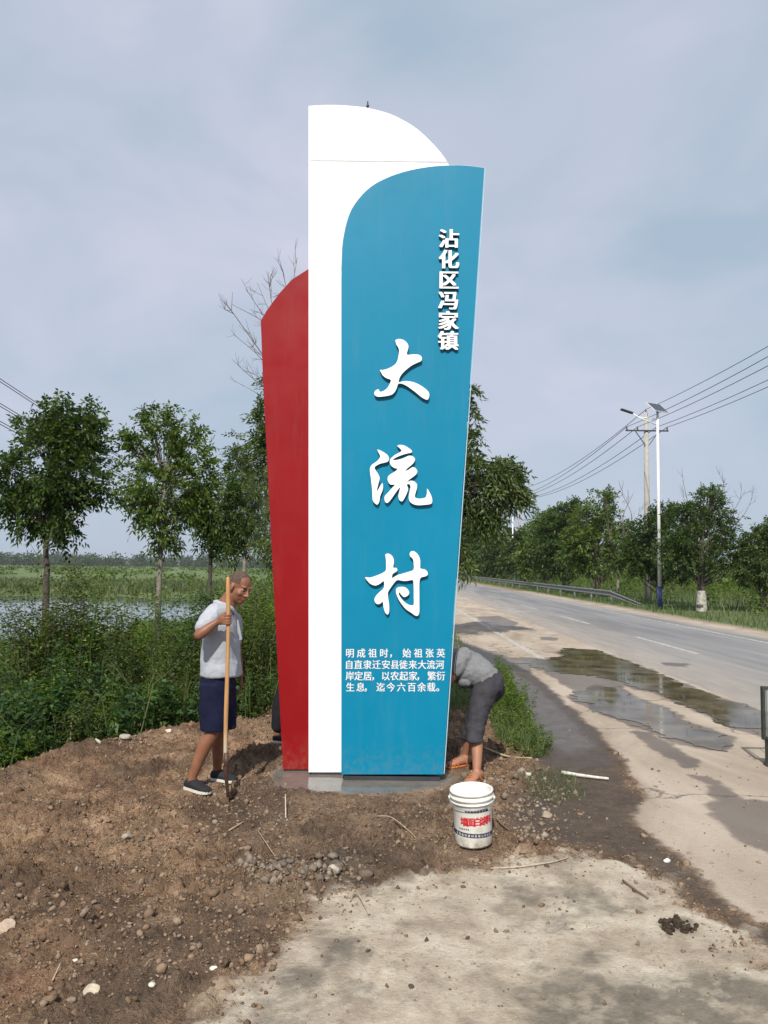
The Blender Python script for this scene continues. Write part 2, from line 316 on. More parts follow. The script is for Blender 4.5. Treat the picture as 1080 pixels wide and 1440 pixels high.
ny, nx = X.shape; idx = np.arange(nx * ny).reshape(ny, nx)
quads = np.stack([idx[:-1, :-1], idx[:-1, 1:], idx[1:, 1:], idx[1:, :-1]], -1).reshape(-1, 4)
g = mesh_np('ground', np.stack([X, Y, Z], -1).reshape(-1, 3), quads, gs.m, None, True,
            dict(path=path.ravel(), apron=(apron).ravel(), road=road.ravel(), grey=grey.ravel(), darkm=darkm.ravel(), bwet=bwet.ravel(), bmud=bmud.ravel(), stain=stain.ravel(), wet=wet.ravel(), grass=grass.ravel()))
tag(g, kind='structure')
XS, YS, ZG = xs, ys, Z
def hz(x, y):
    """ground height at points"""
    x = np.atleast_1d(np.asarray(x, float)); y = np.atleast_1d(np.asarray(y, float))
    i = np.clip(np.searchsorted(XS, x) - 1, 0, len(XS) - 2); j = np.clip(np.searchsorted(YS, y) - 1, 0, len(YS) - 2)
    fx = (x - XS[i]) / (XS[i + 1] - XS[i]); fy = (y - YS[j]) / (YS[j + 1] - YS[j])
    return (ZG[j, i] * (1 - fx) + ZG[j, i + 1] * fx) * (1 - fy) + (ZG[j + 1, i] * (1 - fx) + ZG[j + 1, i + 1] * fx) * fy
def gattr(A, x, y):
    i = np.clip(np.searchsorted(XS, x) - 1, 0, len(XS) - 2); j = np.clip(np.searchsorted(YS, y) - 1, 0, len(YS) - 2); return A[j, i]

# flat sheets: river, puddles, wet cement at the sign's foot
def sheet(name, pts, z, mat, wob=.0, sub=8, **k):
    """irregular polygon sheet from ground points"""
    out = []; n = len(pts)
    for i in range(n):
        a = np.array(pts[i]); b_ = np.array(pts[(i + 1) % n])
        p0 = np.array(pts[i - 1]); p3 = np.array(pts[(i + 2) % n])
        for s_ in range(sub):
            t = s_ / sub
            q = .5 * ((2 * a) + (-p0 + b_) * t + (2 * p0 - 5 * a + 4 * b_ - p3) * t * t + (-p0 + 3 * a - 3 * b_ + p3) * t ** 3)
            out.append(q)
    o2 = np.array(out); o2 = o2 + wob * (np.stack([fbm(o2[:, 0], o2[:, 1], 5, 4, 3), fbm(o2[:, 0], o2[:, 1], 5, 4, 8)], -1) - .5) * 2
    bm = bmesh.new(); vs = [bm.verts.new((p[0], p[1], z)) for p in o2]
    es = [bm.edges.new((vs[i], vs[(i + 1) % len(vs)])) for i in range(len(vs))]
    bmesh.ops.triangle_fill(bm, use_beauty=True, edges=es, normal=(0, 0, 1))
    me = D.meshes.new(name); bm.to_mesh(me); bm.free(); o = link(name, me, mat)
    return tag(o, **k)
ws = NT('river_water'); ws.principled((.085, .095, .075), .06, ws.bump(ws.noise(2.2, 3, stretch=(1, .5, 1)), .05, .05), 0, .5, IOR=1.33)
sheet('river_water', RIVER, -1.42, ws.m, 0, 2, kind='structure')
ps = NT('puddle_water'); ps.principled(ps.ramp(ps.noise(2.5, 5), [(.35, (.055, .041, .022)), (.65, (.14, .11, .07))]), ps.rng(ps.noise(1.6, 6, .7), .42, .62, .03, .16), ps.bump(ps.noise(6, 2), .02, .01), 0, .30, IOR=1.33)
sheet('puddle', gpoly(PUDDLE[0]), .006, ps.m, .24, 14, label='long brown puddle lying along the near edge of the road', cat='puddle')
sheet('puddle', gpoly(PUDDLE[1]), .006, ps.m, .22, 14, label='shorter grey puddle nearer the camera beside the long puddle', cat='puddle')
# painted road markings
ms = NT('road_paint'); pf = ms.rng(ms.noise(9, 8, .75), .40, .56)
pp = ms.principled((.66, .64, .60), .7); tr = ms.n('ShaderNodeBsdfTransparent'); mm = ms.n('ShaderNodeMixShader')
ms.l(ms.math('MULTIPLY', pf, .66), mm.inputs[0]); ms.l(tr.outputs[0], mm.inputs[1]); ms.l(pp.outputs[0], mm.inputs[2]); ms.l(mm.outputs[0], ms.out.inputs[0])
def strips(name, rects, z=.005, mat=None):
    bm = bmesh.new()
    for x0, y0, x1, y1 in rects:
        n = max(1, int(abs(y1 - y0) / 4))
        for i in range(n):
            ya = y0 + (y1 - y0) * i / n; yb = y0 + (y1 - y0) * (i + 1) / n
            vs = [bm.verts.new(p) for p in ((x0, ya, z), (x1, ya, z), (x1, yb, z), (x0, yb, z))]; bm.faces.new(vs)
    o = obj(name, bm, mat or ms.m); return tag(o, kind='structure')
strips('edge_line', [(9.30, 5, 9.44, 260)])
strips('shoulder_line', [(3.02, 14.4, 3.16, 90)])
strips('centre_line', [(6.52, a, 6.66, a + 4) for a in (5.5, 16.2, 24.6, 33, 44, 56, 68, 80, 95, 110, 130)])
strips('cross_marking', [(4.9, 31.0, 6.0, 31.35), (4.2, 44.5, 5.9, 45.0), (4.4, 60, 5.9, 60.5)], .005)

# ------------------------------------------------------------------ shape builders
def tube(bm, pts, radii, n=8, cap=True):
    """round tube along a polyline"""
    pts = [Vector(p) for p in pts]
    if not hasattr(radii, '__len__'): radii = [radii] * len(pts)
    prev = None; rings = []
    for i, p in enumerate(pts):
        t = (pts[min(i + 1, len(pts) - 1)] - pts[max(i - 1, 0)]).normalized()
        if prev is None:
            a = t.orthogonal().normalized()
        else:
            a = (prev - t * prev.dot(t)); a = a.normalized() if a.length > 1e-6 else t.orthogonal().normalized()
        prev = a; b_ = t.cross(a)
        rings.append([bm.verts.new(p + (a * math.cos(2 * math.pi * k / n) + b_ * math.sin(2 * math.pi * k / n)) * radii[i]) for k in range(n)])
    for r0, r1 in zip(rings, rings[1:]):
        for k in range(n): bm.faces.new((r0[k], r0[(k + 1) % n], r1[(k + 1) % n], r1[k]))
    if cap:
        bm.faces.new(rings[0][::-1]); bm.faces.new(rings[-1])
    return bm
def smoothline(pts, k=4):
    pts = [np.array(p, float) for p in pts]; out = []
    for i in range(len(pts) - 1):
        p0 = pts[max(i - 1, 0)]; p1 = pts[i]; p2 = pts[i + 1]; p3 = pts[min(i + 2, len(pts) - 1)]
        for s_ in range(k):
            t = s_ / k; out.append(.5 * (2 * p1 + (p2 - p0) * t + (2 * p0 - 5 * p1 + 4 * p2 - p3) * t * t + (3 * p1 - p0 - 3 * p2 + p3) * t ** 3))
    out.append(pts[-1]); return out
def limb(bm, pts, radii, n=14, k=4):
    """rounded organic limb: smooth interpolation of points and radii, domed ends"""
    q = smoothline([(*p, r) for p, r in zip(pts, radii)], k)
    P_ = [Vector(a[:3]) for a in q]; R_ = [max(.002, float(a[3])) for a in q]
    d0 = (P_[0] - P_[1]).normalized(); d1 = (P_[-1] - P_[-2]).normalized()
    hp = [(P_[0] + d0 * R_[0] * s_, R_[0] * c_) for s_, c_ in ((.97, .2), (.8, .6), (.45, .89))]
    tp = [(P_[-1] + d1 * R_[-1] * s_, R_[-1] * c_) for s_, c_ in ((.45, .89), (.8, .6), (.97, .2))]
    tube(bm, [a for a, _ in hp] + P_ + [a for a, _ in tp], [b_ for _, b_ in hp] + R_ + [b_ for _, b_ in tp], n)
def loft(bm, rings, n=20):
    """rings: (centre, axis_a, axis_b) ellipses; superellipse a little squared"""
    rs = []
    for c_, a, b_ in rings:
        c_, a, b_ = Vector(c_), Vector(a), Vector(b_)
        rs.append([bm.verts.new(c_ + a * (abs(math.cos(t)) ** .9 * (1 if math.cos(t) > 0 else -1)) + b_ * (abs(math.sin(t)) ** .9 * (1 if math.sin(t) > 0 else -1))) for t in (2 * math.pi * k / n for k in range(n))])
    for r0, r1 in zip(rs, rs[1:]):
        for k in range(n): bm.faces.new((r0[k], r0[(k + 1) % n], r1[(k + 1) % n], r1[k]))
    bm.faces.new(rs[0][::-1]); bm.faces.new(rs[-1])
def ell(bm, c_, r, M_=None, seg=14):
    mt = Matrix.Translation(Vector(c_)) @ (M_.to_4x4() if M_ is not None else Matrix.Identity(4)) @ Matrix.Diagonal((*r, 1))
    bmesh.ops.create_uvsphere(bm, u_segments=seg, v_segments=max(6, seg // 2 + 2), radius=1, matrix=mt)
def box(bm, lo, hi, bev=0.0, M_=None):
    lo, hi = Vector(lo), Vector(hi); c_ = (lo + hi) / 2; s_ = hi - lo
    mt = Matrix.Translation(c_) @ Matrix.Diagonal((*s_, 1))
    if M_ is not None: mt = M_ @ mt
    r = bmesh.ops.create_cube(bm, size=1, matrix=mt)
    if bev:
        es = list({e for v in r['verts'] for e in v.link_edges})
        bmesh.ops.bevel(bm, geom=es, offset=bev, segments=2, affect='EDGES')
def prism(bm, pts, y0, y1, bev=0.0):
    """outline in x,z extruded from y0 to y1"""
    a = [bm.verts.new((p[0], y0, p[1])) for p in pts]; b_ = [bm.verts.new((p[0], y1, p[1])) for p in pts]
    n = len(pts); sides = []
    for i in range(n): sides.append(bm.faces.new((a[i], a[(i + 1) % n], b_[(i + 1) % n], b_[i])))
    for lp in (a, b_):
        es = [bm.edges.get((lp[i], lp[(i + 1) % n])) for i in range(n)]
        bmesh.ops.triangle_fill(bm, use_beauty=True, use_dissolve=False, edges=es, normal=(0, 1, 0))
def remesh(name, bm, voxel, mat, parent, smooth=3, fold=None):
    me = D.meshes.new(name + '_raw'); bmesh.ops.recalc_face_normals(bm, faces=bm.faces); bm.to_mesh(me); bm.free()
    t = D.objects.new('tmp', me); COL.objects.link(t)
    md = t.modifiers.new('r', 'REMESH'); md.mode = 'VOXEL'; md.voxel_size = voxel; md.use_smooth_shade = True
    if smooth:
        sm = t.modifiers.new('s', 'SMOOTH'); sm.factor = .5; sm.iterations = smooth
    dg = bpy.context.evaluated_depsgraph_get(); m2 = D.meshes.new_from_object(t.evaluated_get(dg))
    D.objects.remove(t); D.meshes.remove(me)
    if fold:
        n = len(m2.vertices); co = np.zeros(n * 3, np.float32); no = np.zeros(n * 3, np.float32)
        m2.vertices.foreach_get('co', co); m2.vertices.foreach_get('normal', no); co = co.reshape(-1, 3); no = no.reshape(-1, 3)
        co = co + no * fold(co, no)[:, None]; m2.vertices.foreach_set('co', co.ravel().astype(np.float32)); m2.update()
    o = D.objects.new(name, m2); COL.objects.link(o); m2.name = name
    m2.materials.clear(); m2.materials.append(mat); m2.polygons.foreach_set('use_smooth', [True] * len(m2.polygons))
    if parent is not None:
        root = parent if parent.type == 'EMPTY' else (parent.parent or parent)
        m2.transform(Matrix.Translation(-Vector(root.location))); o.parent = parent
    return o
_txt = {}
def glyph(ch, off=0.0):
    """filled outline of one character: verts (x,z) in em, triangles"""
    if (ch, off) not in _txt:
        c_ = D.curves.new('t', 'FONT'); c_.body = ch; c_.offset = off; c_.resolution_u = 3; c_.fill_mode = 'BOTH'
        t = D.objects.new('t', c_); COL.objects.link(t); dg = bpy.context.evaluated_depsgraph_get()
        me = D.meshes.new_from_object(t.evaluated_get(dg)); bm = bmesh.new(); bm.from_mesh(me)
        bmesh.ops.triangulate(bm, faces=bm.faces); bm.verts.ensure_lookup_table()
        _txt[(ch, off)] = ([(v.co.x, v.co.y) for v in bm.verts], [[v.index for v in f.verts] for f in bm.faces])
        bm.free(); D.objects.remove(t); D.meshes.remove(me); D.curves.remove(c_)
    return _txt[(ch, off)]

# ------------------------------------------------------------------ the village sign
YB, YW, YR = 6.40, 6.56, 6.66
def outl(px, Yp): return [(P(u, v, Yp).x, P(u, v, Yp).z) for u, v in px]
def dens(px, k=3, closed=False):
    return [tuple(a) for a in smoothline(px, k)]
blue_curve = dens([(480, 392), (480.7, 366), (482.5, 338), (489.5, 306.5), (500, 285.4), (519.5, 264), (544, 250), (572, 240.5), (604, 234.5), (635.6, 232.4), (656.7, 232.9), (681, 236)], 4)
blue = [(480, 1089), (480, 700)] + blue_curve + [(667, 450), (652, 664), (637, 880), (623, 1089)]
white_curve = dens([(434, 149), (458, 147.6), (480.7, 148), (500, 149.6), (516, 151.7), (544, 158.7), (565, 168), (586, 181), (607, 200.5), (621.5, 217), (633, 236), (640, 262)], 4)
white = [(434, 1086), (434, 600)] + white_curve + [(640, 700), (600, 1086)]
red = [(398, 1082), (383, 790), (370, 540), (366.7, 451), (375, 436.7), (392.8, 412.5), (410, 393.5), (434, 378), (452, 366), (452, 600), (452, 1082)]
def paint(name, col, rough=.35, v=.05):
    s_ = NT(name); c_ = s_.ramp(s_.noise(1.3, 5, .6), [(.3, tuple(x * (1 - v) for x in col)), (.7, tuple(min(1, x * (1 + v)) for x in col))])
    c_ = s_.mix(s_.rng(s_.noise(3, 8, .75, stretch=(3, 3, .35)), .52, .8, 0, .07), c_, (.30, .27, .22))
    z_ = s_.n('ShaderNodeSeparateXYZ'); s_.l(s_.co(), z_.inputs[0])
    lo = s_.math('MULTIPLY', s_.rng(z_.outputs[2], .02, .34, 1, 0), s_.rng(s_.noise(22, 8, .8), .46, .64))
    c_ = s_.mix(s_.math('MULTIPLY', lo, .35, True), c_, (.20, .155, .11))
    b_ = s_.bump(s_.noise(2.0, 3, .5), .12, .01)
    s_.principled(c_, s_.rng(s_.noise(5, 5), .3, .7, rough - .06, rough + .10), b_, 0, .22); return s_.m
mBlue = paint('blue_paint', (.0002, .190, .325), .45); mWhite = paint('white_paint', (.84, .84, .835), .4, .02); mRed = paint('red_paint', (.235, .006, .008))
mGalv = simple('bare_metal', (.34, .35, .36), .5, .2, 12, .2, 40, .7)
mLetter = simple('white_acrylic', (.86, .86, .86), .4, .03); mLetterShade = simple('letter_side_shade', (.18, .19, .20), .5, .1)  # letter sides get a dark colour standing in for their unlit shade
mDark = simple('dark_steel', (.035, .035, .04), .5, .2)
sign = empty('village_sign', (P(520, 1088, 6.5).x, 6.5, 0), 'tall village sign of red, white and blue upright panels with raised white Chinese characters', 'sign')
def panel(name, px, Yf, thick, mat):
    bm = bmesh.new(); prism(bm, outl(px, Yf), Yf, Yf + thick)
    es = [e for e in bm.edges if abs(e.verts[0].co.y - Yf) < 1e-5 and abs(e.verts[1].co.y - Yf) < 1e-5 and any(abs(f.normal.y) < .5 for f in e.link_faces)]
    return obj(name, bm, mat, sign)
pr = panel('red_panel', red, YR, .14, mRed); pw = panel('white_panel', white, YW, .12, mWhite); pb = panel('blue_panel', blue, YB, .14, mBlue)
# folded pale edge trim round the blue panel and steel lip
def rim(name, px, Yf, r, mat, parent):
    bm = bmesh.new(); tube(bm, [P(u, v, Yf) + Vector((0, .004, 0)) for u, v in px], r, 6); return obj(name, bm, mat, parent)
rim('edge_trim', [(624.6, 1088), (638.6, 880), (653.6, 664), (668.6, 450), (682.4, 237)], YB, .0045, simple('pale_trim', (.35, .55, .68), .35, .05), pb)
rim('edge_trim', dens(blue_curve[2:], 1), YB + .001, .003, mGalv, pb)
bm = bmesh.new(); box(bm, (P(436, 226, YW).x, YW - .0025, P(540, 227.5, YW).z), (P(629, 226, YW).x, YW + .004, P(540, 225.8, YW).z)); obj('seam', bm, simple('seam_grey', (.48, .49, .50), .5), pw)
bm = bmesh.new(); a = P(517, 154, YW + .06); tube(bm, [a, a + Vector((0, 0, .075))], .006, 8); tube(bm, [a + Vector((0, 0, .028)), a + Vector((0, 0, .040))], .014, 6); obj('lifting_bolt', bm, mDark, pw)
bm = bmesh.new()   # steel foot rail tying the three panels to the footing
for u0, u1, yy in ((402, 434, YR + .01), (438, 590, YW + .01), (484, 619, YB + .012)):
    a = P(u0, 1090, yy); b_ = P(u1, 1090, yy); box(bm, (a.x, yy, -.03), (b_.x, yy + .09, .034))
obj('foot_rail', bm, mDark, sign)
bm = bmesh.new()
for u0 in (450, 540, 600): a = P(u0, 700, 6.8); box(bm, (a.x - .03, 6.802, -.02), (a.x + .03, 6.86, 3.2))
obj('back_post', bm, mGalv, sign)
BIG = {
 'da': (480, 440, [(455,240),(480,228),(520,235),(550,258),(565,285),(560,320),(552,350),(562,363),(600,358),(650,360),(675,378),(678,400),(668,415),(640,428),(600,447),(560,475),(520,512),(495,545),(484,578),(486,592),(520,584),(560,583),(610,592),(660,615),(705,645),(735,675),(740,705),(728,738),(700,732),(665,710),(630,680),(590,650),(555,625),(515,606),(480,604),(470,632),(455,665),(430,693),(395,705),(340,713),(300,712),(280,695),(282,670),(300,655),(318,653),(320,668),(338,672),(365,660),(392,635),(410,602),(418,572),(385,560),(352,537),(337,512),(325,488),(345,490),(380,482),(420,465),(455,440),(473,410),(482,370),(488,330),(480,300),(464,275)]),
 'liu_water': (480, 600, [(303,197),(330,205),(365,225),(390,245),(402,270),(392,298),(365,307),(325,317),(292,335),(280,350),(292,375),(312,405),(324,440),(314,480),(304,520),(300,545),(307,540),(322,515),(337,490),(348,480),(352,515),(344,550),(327,590),(322,630),(305,660),(285,650),(265,622),(262,560),(257,500),(249,430),(242,380),(245,345),(265,320),(295,300),(320,275),(328,250),(315,225)]),
 'liu_body': (480, 600, [(470,165),(495,158),(530,163),(565,183),(592,205),(592,222),(560,229),(505,245),(455,267),(434,286),(470,284),(520,271),(560,252),(582,249),(603,255),(620,275),(614,300),(592,326),(562,350),(540,376),(562,370),(590,350),(615,347),(637,370),(637,395),(612,421),(577,446),(552,472),(582,459),(612,464),(637,490),(634,530),(620,580),(626,604),(660,610),(700,604),(714,590),(721,560),(722,525),(742,555),(762,600),(764,640),(747,656),(690,663),(640,665),(598,652),(573,627),(568,590),(578,540),(583,510),(573,488),(550,492),(553,500),(562,522),(554,560),(532,605),(512,633),(488,620),(481,585),(488,550),(496,518),(485,524),(465,550),(440,585),(410,627),(385,647),(366,627),(366,590),(393,560),(428,520),(452,492),(415,492),(393,462),(393,425),(418,403),(450,384),(476,358),(450,354),(420,332),(408,300),(414,278),(430,260),(460,238),(490,223),(508,205),(490,185)]),
 'cun': (480, 750, [(370,180),(390,170),(420,183),(440,213),(442,255),(437,290),(464,291),(472,315),(442,335),(430,347),(427,376),(440,372),(470,353),(520,338),(570,323),(608,307),(610,260),(603,217),(578,192),(578,162),(600,150),(627,160),(652,190),(664,230),(664,275),(667,298),(700,303),(724,323),(726,350),(702,364),(667,374),(657,420),(657,500),(657,580),(657,660),(647,690),(623,692),(588,667),(548,642),(513,602),(483,557),(463,507),(461,470),(480,453),(520,450),(552,463),(572,495),(562,522),(530,537),(505,517),(492,498),(484,505),(492,530),(517,563),(552,593),(590,606),(610,598),(610,540),(610,470),(606,402),(590,394),(540,402),(500,397),(470,394),(442,422),(417,457),(397,487),(392,512),(397,560),(404,620),(402,665),(388,684),(368,662),(356,620),(350,574),(335,587),(310,597),(286,582),(280,550),(298,520),(333,485),(360,455),(358,402),(330,422),(290,440),(248,427),(223,402),(200,370),(240,373),(290,358),(340,338),(373,316),(378,280),(376,220)])}
def raised(name, loops, y0, y1, mface, mside, parent):
    """raised letter: white face sheet, returned sides coloured darker as painted shade"""
    bm = bmesh.new()
    for pts in loops: prism(bm, pts, y0, y1)
    bmesh.ops.recalc_face_normals(bm, faces=bm.faces)
    o = obj(name, bm, mface, parent); o.data.materials.append(mside)
    for p in o.data.polygons:
        if abs(p.normal.y) < .5: p.material_index = 1
    return o
def big(keys, name):
    loops = []
    for k in keys:
        ox, oy, pp_ = BIG[k]; px = [(ox + a / 6, oy + b_ / 6) for a, b_ in pp_]
        px.append(px[0]); px = [tuple(q) for q in smoothline(px, 2)][:-1]
        loops.append([(P(u, v, YB).x, P(u, v, YB).z) for u, v in px])
    return raised(name, loops, YB - .030, YB - .006, mLetter, mLetterShade, pb)
for kk in (['da'], ['liu_water', 'liu_body'], ['cun']):
    big(kk, 'large_character')
def char_obj(name, ch, cx, cy, w, h, off, y0, y1, mat, side, parent, slant=0):
    vs, fs = glyph(ch, 0.0)
    # keep em box proportions: centre the glyph's em square
    ex, ey = .5, .38
    c0 = P(cx, cy, YB); sx_ = w / F_PX * (YB / math.cos(PITCH)); sz_ = h / F_PX * (YB / math.cos(PITCH))
    pts = [(c0.x + (x - ex) * sx_, c0.z + (y - ey) * sz_) for x, y in vs]
    bm = bmesh.new()
    for q_, (ox_, oz_) in enumerate(((-1, -.22), (1, .22), (-1, .22), (1, -.22), (0, 0))):
        dx_ = ox_ * off * sx_; dz_ = oz_ * off * sz_; dy_ = q_ * .0003
        a = [bm.verts.new((x + dx_, y0 + dy_, z + dz_)) for x, z in pts]
        fl = [bm.faces.new([a[i] for i in f]) for f in fs]
        if y1 > y0:
            r = bmesh.ops.extrude_face_region(bm, geom=fl)
            for v in (g_ for g_ in r['geom'] if isinstance(g_, bmesh.types.BMVert)): v.co.y = y1 - dy_
    bmesh.ops.recalc_face_normals(bm, faces=bm.faces)
    o = obj(name, bm, mat, parent)
    if side:
        o.data.materials.append(side)
        for p in o.data.polygons:
            if abs(p.normal.y) < .5: p.material_index = 1
    return o
for ch, (cx, cy) in zip('沾化区冯家镇', ((631, 337), (631, 366), (630.5, 395), (630.5, 423.5), (630, 452), (630, 480))):
    char_obj('small_character', ch, cx, cy, 29.5, 29, .040, YB - .026, YB - .005, mLetter, mLetterShade, pb)
mPrint = simple('white_vinyl', (.72, .74, .76), .5, .05)
S8 = 1 / 6.545
rows = [('明成祖时，始祖张英', [112, 216, 320, 425, 512, 635, 740, 845, 948], 120),
        ('自直隶迁安县徙来大流河', [105, 188, 272, 357, 443, 525, 605, 690, 775, 857, 940], 226),
        ('岸定居，以农起家，繁衍', [112, 192, 275, 347, 440, 523, 607, 692, 762, 865, 948], 330),
        ('生息，迄今六百余载。', [115, 210, 280, 395, 488, 585, 680, 772, 860, 945], 433)]
for txt, xs_, yy in rows:
    for ch, xx in zip(txt, xs_):
        lab = char_obj('printed_character', ch, 475 + xx * S8, 900 + yy * S8, 12.4, 13.2, .016, YB - .003, YB - .003, mPrint, None, pb)

# ------------------------------------------------------------------ white bucket
bp = G(666, 1188); BR = .128; BH = .335
bp.z = hz(bp.x, bp.y)[0] - .012
bk = empty('paint_bucket', bp, 'white plastic paint bucket with red Chinese lettering on the mud', 'bucket')
def lathe(bm, prof, n=48, o_=(0, 0, 0), cap0=False, cap1=False):
    rs = [[bm.verts.new((o_[0] + r * math.cos(2 * math.pi * k / n), o_[1] + r * math.sin(2 * math.pi * k / n), o_[2] + z)) for k in range(n)] for r, z in prof]
    for a, b_ in zip(rs, rs[1:]):
        for k in range(n): bm.faces.new((a[k], a[(k + 1) % n], b_[(k + 1) % n], b_[k]))
    if cap0: bm.faces.new(rs[0][::-1])
    if cap1: bm.faces.new(rs[-1])
tilt = Matrix.Rotation(math.radians(-3.0), 4, 'Y') @ Matrix.Rotation(math.radians(2.5), 4, 'X')
def bobj(name, bm, mat, parent=bk, smooth=True):
    for v in bm.verts: v.co = tilt @ v.co
    me = D.meshes.new(name); bmesh.ops.recalc_face_normals(bm, faces=bm.faces); bm.to_mesh(me); bm.free()
    o = link(name, me, mat, None, smooth); o.parent = parent; return o
s_ = NT('bucket_plastic'); c_ = s_.mix(s_.rng(s_.noise(7, 8, .75), .47, .66, 0, .6), (.72, .72, .66), (.40, .345, .27))
c_ = s_.mix(s_.rng(s_.noise(26, 7, .8), .58, .70, 0, .6), c_, (.30, .24, .18))
sz = s_.n('ShaderNodeSeparateXYZ'); s_.l(s_.co(), sz.inputs[0])
c_ = s_.mix(s_.math('MULTIPLY', s_.rng(sz.outputs[2], .0, .07, 1, 0), s_.rng(s_.noise(20, 6, .7), .35, .6)), c_, (.27, .21, .15))
s_.principled(c_, .42, s_.bump(s_.noise(30, 4), .15, .004), 0, .5); mBk = s_.m
def br(z): return BR * (.905 + .095 * z / BH)
bm = bmesh.new()
lathe(bm, [(br(0) * .93, .004), (br(0) * .985, 0), (br(0), .012), (br(.26), .26), (br(.262) + .001, .262), (br(.27) + .011, .264), (br(.27) + .0115, .270), (br(.27) + .002, .272), (br(.29), .284), (br(.29) + .012, .288), (br(.30) + .013, .300), (br(.31) + .003, .303), (br(.31) + .002, .318), (br(.32) + .009, .320), (br(.33) + .009, .333), (br(.33) - .001, .335), (br(.33) - .006, .33), (br(.2) - .006, .2), (br(0) - .008, .012)], 56, cap0=True, cap1=True)
body = bobj('bucket_body', bm, mBk)
bm = bmesh.new(); lathe(bm, [(br(.25) - .007, .243), (.05, .2455), (.001, .246)], 40, cap1=False); bobj('white_paint_filling', bm, simple('wet_white', (.80, .79, .78), .3, .04, 20, .3, 20))
hd = math.radians(205)
for a0 in (math.radians(172), math.radians(-8)):
    bm = bmesh.new(); cx_, cy_ = math.cos(a0) * (BR + .008), math.sin(a0) * (BR + .008); ell(bm, (cx_, cy_, .279), (.013, .016, .014)); bobj('handle_lug', bm, mBk)
bm = bmesh.new(); pts = []
for i in range(25):
    t = math.pi * i / 24; a0 = math.radians(172) + t
    ww = math.sin(t); pts.append(((BR + .016) * math.cos(a0), (BR + .014) * math.sin(a0), .279 - .0 * ww - .035 * ww))
tube(bm, pts, .0028, 6); bobj('wire_handle', bm, mGalv)
def wrap(name, polys, mat, dr=.0012, parent=body):
    """flat shapes (angle arc metres, height) wrapped round the bucket; polys = list of (verts, faces)"""
    bm = bmesh.new()
    for vs, fs, *ex in polys:
        a = []
        for x, z in vs:
            r = br(z) + dr + sum(ex); t = math.radians(FRONT) + x / BR; a.append(bm.verts.new((r * math.cos(t), r * math.sin(t), z)))
        for f in fs:
            try: bm.faces.new([a[i] for i in f])
            except ValueError: pass
    return bobj(name, bm, mat, parent, False)
FRONT = math.degrees(math.atan2(-bp.y, -bp.x))
def band(x0, x1, z0a, z0b, z1a, z1b, n=24):
    vs = []; fs = []
    for i in range(n + 1):
        t = i / n; x = x0 + (x1 - x0) * t; vs += [(x, z0a + (z0b - z0a) * t), (x, z1a + (z1b - z1a) * t)]
    for i in range(n): fs.append([2 * i, 2 * i + 2, 2 * i + 3, 2 * i + 1])
    return vs, fs
def words(t_, x0, z0, size, pitch, slope=0, off=.0, bold=0):
    out = []
    if bold:
        for q_, (bx, bz) in enumerate(((-1, -.5), (1, .5), (-1, .5), (1, -.5), (0, 0))): out += [(a, f, q_ * .00012) for a, f in words(t_, x0 + bx * bold * size, z0 + bz * bold * size, size, pitch, slope, off)]
        return out
    for i, ch in enumerate(t_):
        vs, fs = glyph(ch, off)
        out.append(([(x0 + i * pitch + x * size + slope * 0, z0 + i * pitch * slope + y * size) for x, y in vs], fs))
    return out
mNavy = simple('navy_print', (.022, .022, .07), .5, .25, 60); mRedP = simple('red_print', (.52, .012, .02), .5, .12, 40); mPink = simple('pale_print', (.62, .42, .42), .5, .1)
wrap('upper_band', [band(-.045, .115, .226, .222, .242, .238)], mNavy)
wrap('band_print', words('高级内外墙通用', -.036, .2275, .0115, .0195, -.02), mBk, .0018)
wrap('red_lettering_halo', words('墙面白涂料', -.082, .146, .056, .0435, .02, 0, .07), mPink, .0006)
wrap('red_lettering', words('墙面白涂料', -.082, .146, .056, .0435, .02, 0, .036), mRedP, .0022)
wrap('fine_print', words('环保型净含量', -.10, .116, .011, .013, 0, .01), mNavy)
wrap('lower_band', [band(-.19, .175, .080, .060, .106, .086, 40)], mNavy)
wrap('band_print', words('环保装饰建材有限公司出品', -.125, .081, .017, .0225, -.05, .01), mBk, .0018)

# ------------------------------------------------------------------ people
def skinmat(name, col):
    s_ = NT(name); c_ = s_.ramp(s_.noise(14, 5, .6), [(.3, tuple(x * .82 for x in col)), (.7, tuple(x * 1.15 for x in col))])
    s_.principled(c_, .48, s_.bump(s_.noise(120, 4), .15, .002), 0, .4); return s_.m
mSkin = skinmat('tanned_skin', (.215, .092, .050)); mSkinF = skinmat('ruddy_skin', (.33, .155, .092))
def cloth(name, col, v=.12, sc=8, rough=.85, weave=300):
    s_ = NT(name); c_ = s_.ramp(s_.noise(sc, 6, .65), [(.3, tuple(x * (1 - v) for x in col)), (.7, tuple(min(.9, x * (1 + v)) for x in col))])
    s_.principled(c_, rough, s_.bump(s_.noise(weave, 3), .25, .002), 0, .2); return s_.m
mPolo = cloth('grey_white_polo', (.37, .39, .43)); mNavyC = cloth('navy_shorts', (.006, .008, .028), .3, 12); mGreyT = cloth('grey_tshirt', (.175, .178, .185), .16, 40); mGreyP = cloth('dark_grey_trousers', (.042, .040, .047), .25, 14)
mBlackC = cloth('black_trousers', (.012, .013, .016)); mShoe = cloth('black_canvas', (.022, .022, .026)); mSole = simple('white_rubber', (.60, .58, .52), .6, .2, 30); mSandal = simple('orange_brown_sandal', (.42, .13, .035), .5, .2, 20)
mStub = cloth('grey_stubble', (.085, .058, .045), .45, 60); mBlackH = simple('black_hair', (.012, .011, .010), .5, .3, 60)
